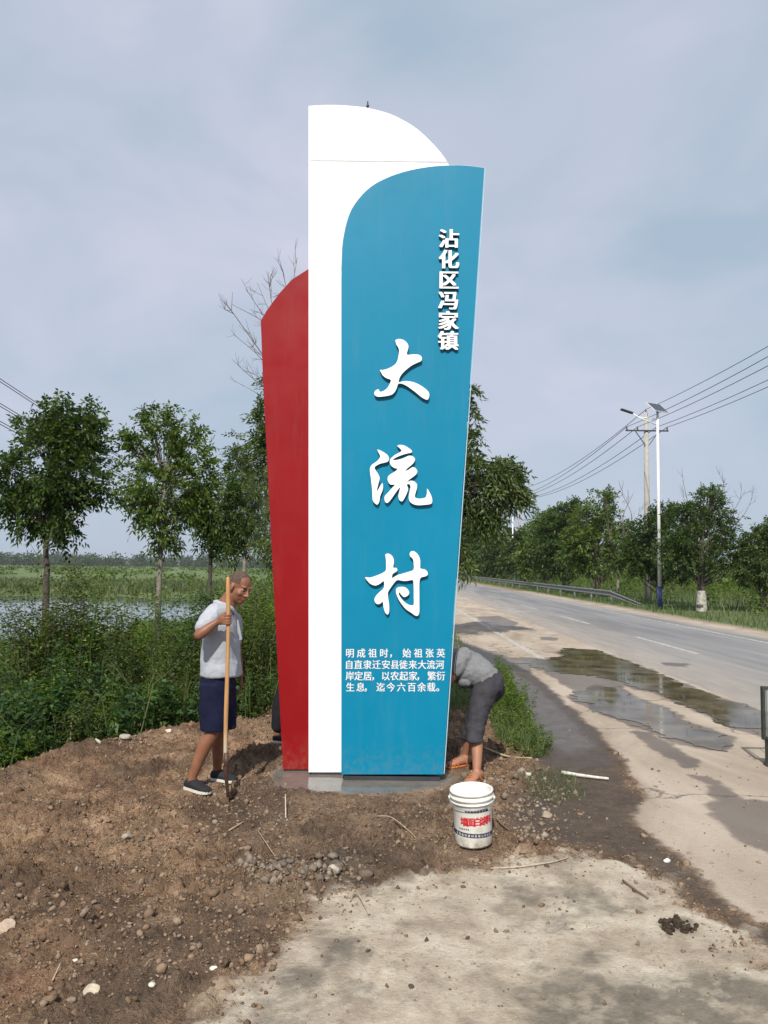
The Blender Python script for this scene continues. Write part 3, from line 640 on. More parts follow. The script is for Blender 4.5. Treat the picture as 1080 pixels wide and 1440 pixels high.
def folds(amp, sc, st=(1, 1, .35), seed=5):
    def f(co, no):
        a = (fbm(co[:, 0] * st[0] + co[:, 1] * .7 + seed, co[:, 2] * st[2] + co[:, 1] * .3, sc, 3, seed) - .5) * 2
        b_ = (fbm((co[:, 0] + co[:, 2]) * .7, (co[:, 2] - co[:, 0]) * 1.1 + co[:, 1], sc * 1.6, 3, seed + 3) - .5) * 2
        a = 1 - np.abs(a) * 2
        return amp * (a * .6 + b_ * .7)
    return f
def head(bm, C_, Fv, Uv, S_=1.0):
    """adds head shapes; returns frame function"""
    Fv = Vector(Fv).normalized(); Rv = Fv.cross(Vector(Uv)).normalized(); Uv = Rv.cross(Fv).normalized()
    Mx = Matrix((Fv, Rv, Uv)).transposed()
    def w(f, r, u): return Vector(C_) + (Fv * f + Rv * r + Uv * u) * S_
    def e(c3, r3): ell(bm, w(*c3), tuple(x * S_ for x in r3), Mx, 18)
    e((-.012, 0, .035), (.098, .077, .088)); e((.03, 0, -.028), (.066, .064, .088)); e((.058, 0, -.090), (.030, .030, .024)); e((.02, 0, -.066), (.055, .052, .038))
    for s_ in (-1, 1):
        e((.058, .042 * s_, -.028), (.028, .024, .024)); e((.080, .030 * s_, .026), (.016, .026, .0085)); e((-.004, .078 * s_, -.008), (.020, .010, .032))
        e((.098, .013 * s_, -.037), (.011, .0085, .0075)); e((.077, .032 * s_, .003), (.013, .016, .006))
    limb(bm, [w(.086, 0, .016), w(.100, 0, -.010), w(.112, 0, -.032)], [.0085 * S_, .0095 * S_, .0125 * S_], 10, 2)
    e((.088, 0, -.062), (.012, .024, .0062)); e((.086, 0, -.0745), (.0125, .020, .0070))
    return w, Mx
def foot(bm, heel, toe, up=.06, w=.046):
    h, t = Vector(heel), Vector(toe); d = (t - h).normalized(); s_ = Vector((-d.y, d.x, 0)).normalized(); L_ = (t - h).length; U = Vector((0, 0, 1))
    loft(bm, [(h - d * .005 + U * .025, s_ * .018, U * .022), (h + d * .02 + U * .036, s_ * w * .72, U * .036), (h + d * L_ * .3 + U * .042, s_ * w * .78, U * .042), (h + d * L_ * .55 + U * .034, s_ * w * .92, U * .034), (h + d * L_ * .78 + U * .024, s_ * w, U * .024), (h + d * L_ * .95 + U * .017, s_ * w * .8, U * .017), (t + U * .014, s_ * w * .35, U * .011)], 16)
def shoe(parent, heel, toe):
    h, t = Vector(heel), Vector(toe); d = (t - h).normalized(); s_ = Vector((-d.y, d.x, 0)).normalized(); L_ = (t - h).length; U = Vector((0, 0, 1))
    bm = bmesh.new()
    loft(bm, [(h - d * .012 + U * .04, s_ * .03, U * .028), (h + d * .015 + U * .048, s_ * .041, U * .042), (h + d * L_ * .32 + U * .047, s_ * .044, U * .043), (h + d * L_ * .55 + U * .038, s_ * .049, U * .032), (h + d * L_ * .8 + U * .031, s_ * .050, U * .024), (t + U * .026, s_ * .036, U * .016), (t + d * .012 + U * .022, s_ * .015, U * .008)], 16)
    up_ = remesh('shoe', bm, .006, mShoe, parent, 3)
    bm = bmesh.new()
    prof = [(-.02, .026), (.0, .040), (.3, .042), (.55, .050), (.8, .052), (.95, .042), (1.04, .018)]
    top = [h + d * (L_ * a) + s_ * b_ for a, b_ in prof] + [h + d * (L_ * a) - s_ * b_ for a, b_ in prof[::-1]]
    va = [bm.verts.new(p + U * .002) for p in top]; vb = [bm.verts.new(p + U * .022) for p in top]; n = len(top)
    for i in range(n): bm.faces.new((va[i], va[(i + 1) % n], vb[(i + 1) % n], vb[i]))
    bm.faces.new(va[::-1]); bm.faces.new(vb); obj('sole', bm, mSole, up_)
def hand_relaxed(bm, wrist, dir_, nrm, S_=1.0, curl=.5):
    d = Vector(dir_).normalized(); s_ = d.cross(Vector(nrm)).normalized(); n_ = s_.cross(d).normalized(); w = Vector(wrist)
    Mx = Matrix((d, s_, n_)).transposed()
    ell(bm, w + d * .045, (.052, .040, .016), Mx, 14); ell(bm, w + d * .07, (.030, .041, .014), Mx, 14)
    for i, (o_, l_) in enumerate(((-.030, .066), (-.010, .076), (.011, .071), (.030, .056))):
        a = w + d * .078 + s_ * o_; p = [a - d * .02, a]; ang = 0
        for j, fr in enumerate((.42, .32, .26)):
            ang += curl * (.5 + .25 * j); p.append(p[-1] + (d * math.cos(ang) + n_ * math.sin(ang)) * l_ * fr)
        limb(bm, p, [.0095, .0095, .0088, .008, .007], 8, 2)
    a = w + d * .022 - s_ * .028; limb(bm, [a, a + (d * .6 - s_ * .8).normalized() * .03, a + (d * .9 - s_ * .55 + n_ * .3).normalized() * .062], [.014, .0115, .0085], 8, 2)

# --- man in the white polo, leaning on the shovel handle
p1 = empty('person', (P(300, 1095, 6.2).x, 6.2, 0), 'person in pale polo shirt and navy shorts standing left of the sign holding a shovel', 'person')
shY = 5.90
SH0 = P(320.5, 814, shY + .02); SH1 = P(318, 1062, shY)
def onh(t): return SH0.lerp(SH1, t)
neck = P(320, 853, 6.20); hipc = P(307, 955, 6.24); hd_c = P(336, 826, 6.17)
def onhv(v): return SH0.lerp(SH1, (v - 814) / (1062 - 814))
ft_n = (P(264, 1091, 6.12).x, 6.12, 0); ft_nt = (P(293, 1100, 5.97).x, 5.98, 0)
ft_f = (P(299, 1087, 6.36).x, 6.38, 0); ft_ft = (P(317, 1092, 6.28).x + .08, 6.30, 0)
for q in (ft_n, ft_nt, ft_f, ft_ft): pass
kn = P(298, 1030, 6.12); kf = P(312, 1028, 6.32); an = Vector((ft_n[0] + .045, ft_n[1] - .03, .10)); af = Vector((ft_f[0] + .035, ft_f[1] - .01, .10))
hn = P(300, 965, 6.15); hf = P(313, 965, 6.34)
bm = bmesh.new()
fw = (.80, -.52, -.34); w, Mx = head(bm, hd_c, fw, (.25, 0, 1), 1.04)
limb(bm, [w(-.02, 0, -.06), w(-.035, 0, -.11), neck + Vector((-.02, .0, -.02)), neck + Vector((-.05, .02, -.10))], [.068, .070, .080, .092], 16)
loft(bm, [(neck + Vector((-.03, 0, -.05)), (.05, 0, 0), (0, .12, 0)), (neck + Vector((-.05, .01, -.14)), (.09, 0, 0), (0, .16, 0)), (P(308, 920, 6.23), (.10, 0, 0), (0, .14, 0)), (hipc, (.11, 0, 0), (0, .15, 0)), (P(306, 985, 6.24), (.09, 0, 0), (0, .14, 0))])
limb(bm, [hn, hn.lerp(kn, .5) + Vector((.02, 0, 0)), kn, kn.lerp(an, .35) + Vector((-.012, 0, 0)), an, (an.x, an.y, .05)], [.085, .072, .056, .055, .036, .034])
limb(bm, [hf, hf.lerp(kf, .5) + Vector((.02, 0, 0)), kf, kf.lerp(af, .35) + Vector((-.012, 0, 0)), af, (af.x, af.y, .05)], [.085, .072, .055, .053, .035, .034])
foot(bm, ft_n, ft_nt); foot(bm, ft_f, ft_ft)
# near arm: shoulder - elbow - wrist, gripping hand
shd = P(299, 865, 6.06); elb = P(280, 893, 5.90); grip = onhv(872); wr = grip + Vector((-.095, .01, -.030))
limb(bm, [shd, shd.lerp(elb, .5), elb], [.056, .050, .041]); limb(bm, [elb, elb.lerp(wr, .35), wr, grip + Vector((-.05, .004, -.012))], [.040, .042, .027, .024])
Mh = Matrix.Rotation(math.radians(10), 3, 'Y')
ell(bm, grip + Vector((-.048, .0, .0)), (.026, .021, .045), Mh, 14); ell(bm, grip + Vector((-.036, -.008, .002)), (.018, .018, .043), Mh, 14)
hax = (SH0 - SH1).normalized(); hr = .016
for i, dz_ in enumerate((.033, .011, -.011, -.031)):
    pts = []
    for ang in (172, 205, 240, 275, 312, 350, 385):
        t = math.radians(ang); rr = hr + .0075 + (.006 if ang < 220 else 0); pts.append(grip + hax * dz_ + Vector((rr * math.cos(t) * 1.12, rr * math.sin(t), 0)))
    limb(bm, pts, [.0102, .0102, .0098, .0105, .0092, .0088, .0075][:7], 8, 2)
pts = [grip + hax * .02 + Vector((-.045, .010, 0))] + [grip + hax * (.045 + .006 * j) + Vector(((hr + .009) * math.cos(math.radians(a_)) * 1.1, (hr + .009) * math.sin(math.radians(a_)), 0)) for j, a_ in enumerate((160, 125, 90, 55))]
limb(bm, pts, [.016, .0115, .011, .010, .008], 8, 2)
# far arm hanging, hand just showing past the shorts
shf = P(328, 872, 6.42); elf = P(334, 922, 6.50); wrf = P(338, 950, 6.44)
limb(bm, [shf, shf.lerp(elf, .5), elf], [.052, .046, .038]); limb(bm, [elf, elf.lerp(wrf, .4), wrf], [.037, .036, .025])
hand_relaxed(bm, wrf, (.12, -.05, -1), (-1, -.3, 0), 1, .6)
body1 = remesh('body', bm, .0058, mSkin, p1, 2)
# hair, eyes, brows
bm = bmesh.new()
bmesh.ops.create_uvsphere(bm, u_segments=28, v_segments=20, radius=1, matrix=Matrix.Translation(w(-.013, 0, .035)) @ Mx.to_4x4() @ Matrix.Diagonal((.0985 * 1.045, .0785 * 1.045, .090 * 1.045, 1)))
dele = [v for v in bm.verts if ((v.co - w(0, 0, 0)).dot(Mx.col[2]) < .030 and (v.co - w(0, 0, 0)).dot(Mx.col[0]) > -.02) or (v.co - w(0, 0, 0)).dot(Mx.col[2]) < -.022 or ((v.co - w(0, 0, 0)).dot(Mx.col[0]) > .058)]
bmesh.ops.delete(bm, geom=dele, context='VERTS'); obj('hair', bm, mStub, p1, True)
def eyes(w, Mx, par, S_=1.0):
    for s_ in (-1, 1):
        bm = bmesh.new(); ell(bm, w(.083, .031 * s_, .002), (.008, .011, .0042), Mx, 10); obj('eye', bm, mBlackH, par, True)
        bm = bmesh.new(); limb(bm, [w(.088, .016 * s_, .022), w(.094, .031 * s_, .027), w(.083, .047 * s_, .022)], [.0026, .0032, .002], 6, 2); obj('eyebrow', bm, mBlackH, par, True)
eyes(w, Mx, p1)
# polo shirt
bm = bmesh.new()
loft(bm, [(neck + Vector((-.025, 0, -.000)), (.066, 0, -.02), (0, .078, 0)), (neck + Vector((-.04, .0, -.035)), (.085, 0, -.02), (0, .15, 0)), (P(311, 876, 6.22), (.125, 0, -.01), (0, .205, 0)), (P(311, 903, 6.23), (.142, 0, 0), (0, .19, 0)), (P(310, 925, 6.24), (.150, 0, 0), (0, .185, 0)), (P(311, 948.5, 6.25), (.158, 0, 0), (0, .195, 0))], 28)
limb(bm, [shd + Vector((.05, .06, .02)), shd, shd.lerp(elb, .60)], [.070, .073, .068]); limb(bm, [shf + Vector((-.05, -.05, .0)), shf, shf.lerp(elf, .55)], [.065, .066, .062])
def cutbelow(o, zc):
    pass
shirt = remesh('polo_shirt', bm, .007, mPolo, p1, 3, folds(.014, 6, seed=4))
bm = bmesh.new()
for sgn in (-1, 1):
    pts = [neck + Vector((.060, .012 * sgn, -.055)), neck + Vector((.040, .050 * sgn, -.010)), neck + Vector((-.030, .082 * sgn, .022)), neck + Vector((-.095, .03 * sgn, .036))]
    limb(bm, pts, [.012, .020, .021, .018], 8, 3)
remesh('collar', bm, .006, mPolo, shirt, 1)
bm = bmesh.new(); box(bm, (-.012, -.004, -.16), (.012, .004, .0), .002, Matrix.Translation(P(333, 872, 6.075)) @ Matrix.Rotation(math.radians(38), 4, 'Z') @ Matrix.Rotation(math.radians(-14), 4, 'Y')); obj('placket', bm, mPolo, shirt)
bm = bmesh.new()
loft(bm, [(P(307, 940, 6.24), (.125, 0, 0), (0, .165, 0)), (P(306, 965, 6.24), (.140, 0, 0), (0, .175, 0)), (P(306, 990, 6.235), (.125, 0, 0), (0, .165, 0)), (P(306, 1000, 6.235), (.09, 0, 0), (0, .12, 0))], 24)
for h_, k_, u_, y_ in ((hn, kn, 299, 6.13), (hf, kf, 315, 6.33)):
    bt = P(u_, 1027 if y_ < 6.2 else 1024, y_); loft(bm, [(h_ + Vector((0, 0, .02)), (.10, 0, 0), (0, .09, 0)), (h_.lerp(bt, .5), (.105, 0, 0), (0, .092, 0)), (h_.lerp(bt, .95), (.098, 0, 0), (0, .09, 0)), (bt, (.097, 0, 0), (0, .088, 0))], 20)
sho = remesh('shorts', bm, .007, mNavyC, p1, 2, folds(.008, 6, seed=9))
shoe(p1, ft_n, ft_nt); shoe(p1, ft_f, ft_ft)

# --- shovel
sv = empty('shovel', (SH1.x, SH1.y, 0), 'long wooden-handled shovel held upright by the man in the polo shirt', 'shovel')
s_ = NT('worn_wood'); c_ = s_.ramp(s_.noise(9, 6, .6, stretch=(6, 6, .5)), [(.3, (.36, .17, .06)), (.7, (.52, .29, .12))]); sz = s_.n('ShaderNodeSeparateXYZ'); s_.l(s_.co(), sz.inputs[0])
c_ = s_.mix(s_.rng(s_.math('ADD', sz.outputs[2], s_.rng(s_.noise(12, 5), 0, 1, -.12, .12)), .34, .52, 1, 0), c_, (.52, .44, .33)); s_.principled(c_, .6, s_.bump(s_.noise(40, 4, stretch=(5, 5, .4)), .3, .003)); mWood = s_.m
bm = bmesh.new(); ax = (SH1 - SH0); pts = [SH0 + ax * t + Vector((.006 * math.sin(t * 5), 0, 0)) for t in np.linspace(0, 1.0, 12)]; limb(bm, pts, [.0155 + .001 * math.sin(i) for i in range(12)], 12, 1); obj('handle', bm, mWood, sv, True)
s_ = NT('rusty_steel'); c_ = s_.ramp(s_.noise(16, 7, .7), [(.35, (.045, .026, .018)), (.6, (.11, .06, .035)), (.75, (.17, .13, .10))]); s_.principled(c_, .62, s_.bump(s_.noise(60, 4), .3, .002), .35); mRust = s_.m
d_ = ax.normalized(); tip = SH1 + Vector((.03, -.04, -.29)); bd = (tip - SH1).normalized(); face = Vector((.97, .24, 0)).normalized(); side = bd.cross(face).normalized(); face = side.cross(bd).normalized()
bm = bmesh.new(); tube(bm, [SH1 - d_ * .02, SH1 + bd * .05, SH1 + bd * .10], [.019, .020, .012], 12); obj('socket', bm, mRust, sv, True)
bm = bmesh.new(); rows_ = []
for t, wd_ in ((.0, .085), (.08, .105), (.3, .112), (.6, .105), (.8, .08), (.93, .045), (1.0, .006)):
    ln = .075 + (.225) * t; row = []
    for k in range(9):
        q = (k / 8 - .5) * 2; row.append(SH1 + bd * ln + side * (wd_ * q) + face * (-.028 * (1 - q * q) * (1 - t * .6) - .0))
    rows_.append(row)
for sgn in (0, .0035):
    vv = [[bm.verts.new(p + face * sgn) for p in r] for r in rows_]
    for r0, r1 in zip(vv, vv[1:]):
        for k in range(8): bm.faces.new((r0[k], r0[k + 1], r1[k + 1], r1[k]))
obj('blade', bm, mRust, sv, True)

# --- man bending behind the sign's right edge
p2 = empty('person', (P(665, 1095, 6.5).x, 6.5, 0), 'person in grey T-shirt and dark cropped trousers bending over behind the sign', 'person')
hip = P(686, 958, 6.80); sho2 = P(632, 934, 6.92); kn2 = P(668, 1020, 6.56); an2 = Vector((P(671, 1085, 6.42).x, 6.44, .10)); kf2 = P(664, 1030, 6.86); af2 = Vector((P(655, 1064, 6.95).x, 6.93, .10))
hl = P(683, 965, 6.70); hr2 = P(684, 965, 6.90)
bm = bmesh.new()
limb(bm, [hl, hl.lerp(kn2, .5), kn2, kn2.lerp(an2, .35) + Vector((.012, .01, 0)), an2, (an2.x, an2.y, .05)], [.09, .075, .056, .053, .036, .035])
limb(bm, [hr2, hr2.lerp(kf2, .5), kf2, kf2.lerp(af2, .35), af2, (af2.x, af2.y, .05)], [.09, .075, .056, .053, .036, .035])
foot(bm, (an2.x + .045, an2.y + .05, .012), (an2.x - .09, an2.y - .15, .012)); foot(bm, (af2.x + .06, af2.y + .02, .012), (af2.x - .17, af2.y - .10, .012))
for i_ in range(5):
    q = Vector((an2.x - .09, an2.y - .15, .022)) + Vector((.85, -.5, 0)).normalized() * ((i_ - 2) * .018) ; limb(bm, [q + Vector((.02, .035, .004)), q + Vector((-.008, -.014, -.004))], [.0095, .009 if i_ < 4 else .0115], 8, 2)
limb(bm, [hip, hip.lerp(sho2, .5) + Vector((0, 0, .04)), sho2], [.13, .13, .13])
hc2 = P(606, 952, 6.96); w2, Mx2 = head(bm, hc2, (-.72, -.1, -.68), (-.68, 0, .72), .97); limb(bm, [w2(-.02, 0, -.05), sho2 + Vector((-.05, 0, 0)), sho2], [.055, .06, .09])
s1, e1, h1 = P(648, 932, 6.74), P(630, 958, 6.72), P(606, 990, 6.84); s2, e2, h2 = P(628, 940, 7.08), P(622, 975, 7.12), P(604, 1006, 7.0)
for a, b_, c3 in ((s1, e1, h1), (s2, e2, h2)):
    limb(bm, [a, a.lerp(b_, .5), b_], [.055, .050, .042]); limb(bm, [b_, b_.lerp(c3, .4), c3], [.040, .041, .027]); hand_relaxed(bm, c3, (c3 - b_).normalized(), (-1, 0, .3), 1, .8)
remesh('body', bm, .0075, mSkinF, p2, 2)
bm = bmesh.new(); bmesh.ops.create_uvsphere(bm, u_segments=24, v_segments=16, radius=1, matrix=Matrix.Translation(w2(-.013, 0, .037)) @ Mx2.to_4x4() @ Matrix.Diagonal((.102, .082, .094, 1)))
bmesh.ops.delete(bm, geom=[v for v in bm.verts if (v.co - w2(0, 0, 0)).dot(Mx2.col[2]) < .02 and (v.co - w2(0, 0, 0)).dot(Mx2.col[0]) > -.03], context='VERTS'); obj('hair', bm, mBlackH, p2, True); eyes(w2, Mx2, p2)
bm = bmesh.new()
bdir = (sho2 - hip).normalized(); upn = Vector((bdir.z, 0, -bdir.x)) * (-1 if bdir.x > 0 else 1); upn = Vector((-bdir.z, 0, bdir.x)); upn = upn if upn.z > 0 else -upn
def ring(t, h_, w_, off=0): c3 = hip.lerp(sho2, t) + upn * off; return (c3, upn * h_, Vector((0, w_, 0)))
loft(bm, [ring(-.10, .135, .165, .0), ring(.12, .150, .175, .022), ring(.45, .158, .19, .035), ring(.8, .150, .205, .025), ring(1.05, .125, .20, .005), ring(1.22, .085, .12, -.01)], 26)
limb(bm, [s1 + Vector((.03, .06, .04)), s1, s1.lerp(e1, .35)], [.08, .078, .072]); limb(bm, [s2 + Vector((.03, -.06, .04)), s2, s2.lerp(e2, .6)], [.08, .076, .07])
ell(bm, P(654, 958, 6.78), (.075, .10, .055))
remesh('tshirt', bm, .007, mGreyT, p2, 3, folds(.018, 7, (1, 1, .8), 12))
bm = bmesh.new()
loft(bm, [ring(-.30, .09, .13, -.02), ring(-.20, .130, .165, -.01), ring(-.02, .140, .172, -.005), ring(.14, .135, .168, 0)], 24)
ell(bm, hip + Vector((.01, 0, -.06)), (.125, .17, .12))
for h_, k_, a_, e_ in ((hl, kn2, an2, P(668, 1036, 6.52)), (hr2, kf2, af2, P(661, 1034, 6.88))):
    limb(bm, [h_ + Vector((0, 0, -.02)), h_.lerp(k_, .5), k_.lerp(h_, .12)], [.105, .088, .076], 18); loft(bm, [(k_.lerp(h_, .2), (.076, 0, 0), (0, .076, 0)), (k_, (.072, 0, 0), (0, .072, 0)), (e_, (.068, 0, 0), (0, .068, 0)), (e_ + (e_ - k_).normalized() * .035, (.068, 0, 0), (0, .068, 0))], 18)
remesh('trousers', bm, .007, mGreyP, p2, 2, folds(.018, 6, (1, 1, .6), 21))
for an_, tip_ in ((an2, Vector((an2.x - .095, an2.y - .16, 0))), (af2, Vector((af2.x - .18, af2.y - .11, 0)))):
    hl_ = an_ + (an_ - tip_).normalized() * .06; hl_.z = 0; d = (tip_ - hl_).normalized(); d.z = 0; s3 = Vector((-d.y, d.x, 0)); bm = bmesh.new(); L_ = (tip_ - hl_).length + .015
    va, vb = [], []
    prof = [(-.0, .028), (.1, .042), (.4, .042), (.7, .052), (.9, .047), (1.0, .024)]
    for a, b_ in prof + [(a, -b_) for a, b_ in prof[::-1]]: q = hl_ + d * (a * L_) + s3 * b_; va.append(bm.verts.new((q.x, q.y, .001))); vb.append(bm.verts.new((q.x, q.y, .016)))
    n = len(va)
    for i in range(n): bm.faces.new((va[i], va[(i + 1) % n], vb[(i + 1) % n], vb[i]))
    bm.faces.new(va[::-1]); bm.faces.new(vb)
    for t, hh_ in ((.28, .075), (.62, .062), (.74, .052)):
        q = hl_ + d * (t * L_); tube(bm, [q - s3 * .047 + Vector((0, 0, .01)), q - s3 * .040 + Vector((0, 0, hh_ * .7)), q + Vector((0, 0, hh_ + .012)), q + s3 * .040 + Vector((0, 0, hh_ * .7)), q + s3 * .047 + Vector((0, 0, .01))], .0065, 6)
    obj('sandal', bm, mSandal, p2, True)

# --- third man, hidden by the red panel except for one trouser leg
p3 = empty('person', (P(420, 1040, 7.75).x, 7.75, hz(P(420, 1040, 7.75).x, 7.75)[0]), 'person in black trousers almost wholly hidden behind the red panel, one leg showing', 'person')
zb = p3.location.z; X0 = P(445, 900, 7.8).x; fx = P(389, 1038, 7.75).x
bm = bmesh.new(); hp = Vector((X0 - .02, 7.8, .92 + zb)); nk = Vector((X0 + .1, 7.8, 1.40 + zb))
for yy, fx_ in ((7.72, fx + .01), (7.9, X0 + .12)):
    a3 = Vector((fx_, yy, zb + .10)); k3 = Vector((fx_ + (.07 if fx_ < X0 else 0), yy, zb + .5)); limb(bm, [hp + Vector((0, yy - 7.8, 0)), k3, a3, (a3.x, a3.y, zb + .05)], [.09, .056, .037, .035]); foot(bm, (a3.x + .045, a3.y, zb), (a3.x - .03 if fx_ > fx + .1 else a3.x + .2, a3.y - .02, zb))
limb(bm, [hp, hp.lerp(nk, .5), nk + Vector((0, 0, -.1))], [.14, .14, .13]); w3, Mx3 = head(bm, nk + Vector((.06, 0, .20)), (1, -.2, -.3), (.3, 0, 1), .95); limb(bm, [nk + Vector((0, 0, -.1)), nk, nk + Vector((.05, 0, .15))], [.08, .06, .055])
for sg in (-1, 1):
    s3, e3, h3 = nk + Vector((0, .19 * sg, -.08)), nk + Vector((.1, .22 * sg, -.33)), nk + Vector((.30, .12 * sg, -.38)); limb(bm, [s3, e3], [.05, .042]); limb(bm, [e3, h3], [.04, .026]); hand_relaxed(bm, h3, (1, 0, -.1), (0, 0, -1), 1, .6)
remesh('body', bm, .012, mSkin, p3, 2)
bm = bmesh.new(); loft(bm, [(hp + Vector((0, 0, .02)), (.135, 0, 0), (0, .19, 0)), (hp.lerp(nk, .5), (.145, 0, 0), (0, .20, 0)), (nk + Vector((-.01, 0, -.08)), (.12, 0, 0), (0, .22, 0)), (nk, (.06, 0, 0), (0, .08, 0))])
for sg in (-1, 1): limb(bm, [nk + Vector((0, .15 * sg, -.07)), nk + Vector((.06, .21 * sg, -.24))], [.07, .062])
remesh('shirt', bm, .009, mGreyT, p3, 2)
bm = bmesh.new(); loft(bm, [(hp + Vector((0, 0, .08)), (.13, 0, 0), (0, .18, 0)), (hp + Vector((0, 0, -.08)), (.135, 0, 0), (0, .18, 0)), (hp + Vector((0, 0, -.15)), (.09, 0, 0), (0, .13, 0))])
for yy, fx_ in ((7.72, fx + .01), (7.9, X0 + .12)):
    k3 = Vector((fx_ + (.07 if fx_ < X0 else 0), yy, zb + .5)); limb(bm, [hp + Vector((0, yy - 7.8, -.02)), k3, (fx_ + .005, yy, zb + .16)], [.11, .085, .065])
remesh('trousers', bm, .009, mBlackC, p3, 2, folds(.01, 7, seed=2)); shoe(p3, (fx - .02, 7.73, zb), (fx + .20, 7.68, zb))
bm = bmesh.new(); bmesh.ops.create_uvsphere(bm, u_segments=20, v_segments=14, radius=1, matrix=Matrix.Translation(w3(-.015, 0, .04)) @ Mx3.to_4x4() @ Matrix.Diagonal((.10, .08, .092, 1)))
bmesh.ops.delete(bm, geom=[v for v in bm.verts if (v.co - w3(0, 0, 0)).dot(Mx3.col[2]) < .02 and (v.co - w3(0, 0, 0)).dot(Mx3.col[0]) > -.03], context='VERTS'); obj('hair', bm, mBlackH, p3, True)

# ------------------------------------------------------------------ foliage machinery (numpy)
def frames(n_, d=None, spread=1.0, r=rng):
    """random orthonormal frames; first axis near d"""
    a = r.normal(size=(n_, 3)) * spread
    if d is not None: a = a + np.asarray(d)
    a /= np.linalg.norm(a, axis=1, keepdims=True) + 1e-9
    b_ = r.normal(size=(n_, 3)); b_ -= (b_ * a).sum(1, keepdims=True) * a; b_ /= np.linalg.norm(b_, axis=1, keepdims=True) + 1e-9
    return a, b_, np.cross(a, b_)
def leaves(base, axis, side, nrm, ln, wd, droop=.25):
    """folded pointed leaves: 6 verts, 2 quads joined at the midrib"""
    n_ = len(base); ln = np.broadcast_to(ln, n_)[:, None]; wd = np.broadcast_to(wd, n_)[:, None]
    mid = base + axis * ln * .5 - nrm * ln * .02; tip = base + axis * ln - np.array([0, 0, 1.0]) * ln * droop
    l = base + axis * ln * .42 + side * wd * .5 + nrm * wd * .18; r_ = base + axis * ln * .42 - side * wd * .5 + nrm * wd * .18
    V = np.stack([base, l, tip, r_, ], 1).reshape(-1, 3)
    Fc = np.arange(n_)[:, None] * 4 + np.array([[0, 1, 2, 3]])
    return V, Fc
def sprigs(cen, d, k, leaf, wd, L_, r=rng, droop=.3):
    """compound leaves: k leaflets along a short curved stalk at each centre"""
    n_ = len(cen); ax, sd_, nr = frames(n_, d, .75, r); Ls = L_ * r.uniform(.7, 1.25, n_)
    B, A, S_, N_ = [], [], [], []
    for i in range(k):
        t = (i + 1) / k; p = cen + ax * (Ls * t)[:, None] - np.array([0, 0, 1]) * (Ls * t * t * droop)[:, None]
        sgn = 1 if i % 2 else -1
        if i == k - 1: a = ax.copy()
        else: a = ax * .55 + sd_ * sgn * .8
        a = a + r.normal(size=(n_, 3)) * .22 - np.array([0, 0, .25]); a /= np.linalg.norm(a, axis=1, keepdims=True)
        nn = nr + r.normal(size=(n_, 3)) * .3; nn -= (nn * a).sum(1, keepdims=True) * a; nn /= np.linalg.norm(nn, axis=1, keepdims=True)
        B.append(p); A.append(a); N_.append(nn); S_.append(np.cross(a, nn))
    B, A, S_, N_ = (np.concatenate(q) for q in (B, A, S_, N_))
    return leaves(B, A, S_, N_, leaf * r.uniform(.7, 1.25, len(B)), wd * r.uniform(.75, 1.2, len(B)), .18)
def join(parts):
    V, Fc, o_ = [], [], 0
    for v, f in parts: V.append(v); Fc.append(f + o_); o_ += len(v)
    return np.concatenate(V), np.concatenate(Fc)
def nptube(pts, radii, n_=5):
    pts = np.asarray(pts, float); t = np.gradient(pts, axis=0); t /= np.linalg.norm(t, axis=1, keepdims=True) + 1e-9
    ref = np.array([.3, .9, .2]) if abs(t[0] @ np.array([.3, .9, .2])) < .9 else np.array([1., 0, 0])
    a = np.cross(t, ref); a /= np.linalg.norm(a, axis=1, keepdims=True) + 1e-9; b_ = np.cross(t, a)
    ang = 2 * np.pi * np.arange(n_) / n_; radii = np.asarray(radii)[:, None, None]
    V = pts[:, None, :] + (a[:, None, :] * np.cos(ang)[None, :, None] + b_[:, None, :] * np.sin(ang)[None, :, None]) * radii
    m_ = len(pts); i = np.arange(m_ - 1)[:, None] * n_; k = np.arange(n_)[None, :]; k2 = (k + 1) % n_
    return V.reshape(-1, 3), np.stack([i + k, i + k2, i + n_ + k2, i + n_ + k], -1).reshape(-1, 4)
def npv(v): return np.array(v, float)
mBark = simple('grey_bark', (.20, .18, .15), .9, .35, 14, .8, 50, bdist=.01); mBarkD = simple('dark_bark', (.075, .060, .048), .9, .35, 12, .8, 40, bdist=.02)
mTwig = simple('dry_twig', (.13, .105, .085), .85, .3, 20)
mLeafA = leafmat('ash_leaf', [(.028, .056, .009), (.056, .100, .014), (.100, .150, .022), (.16, .21, .034)])
mLeafB = leafmat('dark_leaf', [(.016, .036, .008), (.032, .064, .011), (.058, .100, .018), (.105, .148, .028)])
mLeafC = leafmat('olive_leaf', [(.035, .060, .014), (.058, .090, .020), (.085, .120, .030), (.125, .155, .045)], .3)
mLeafFar = leafmat('far_leaf', [(.020, .042, .014), (.032, .060, .018), (.048, .080, .024)], .2)
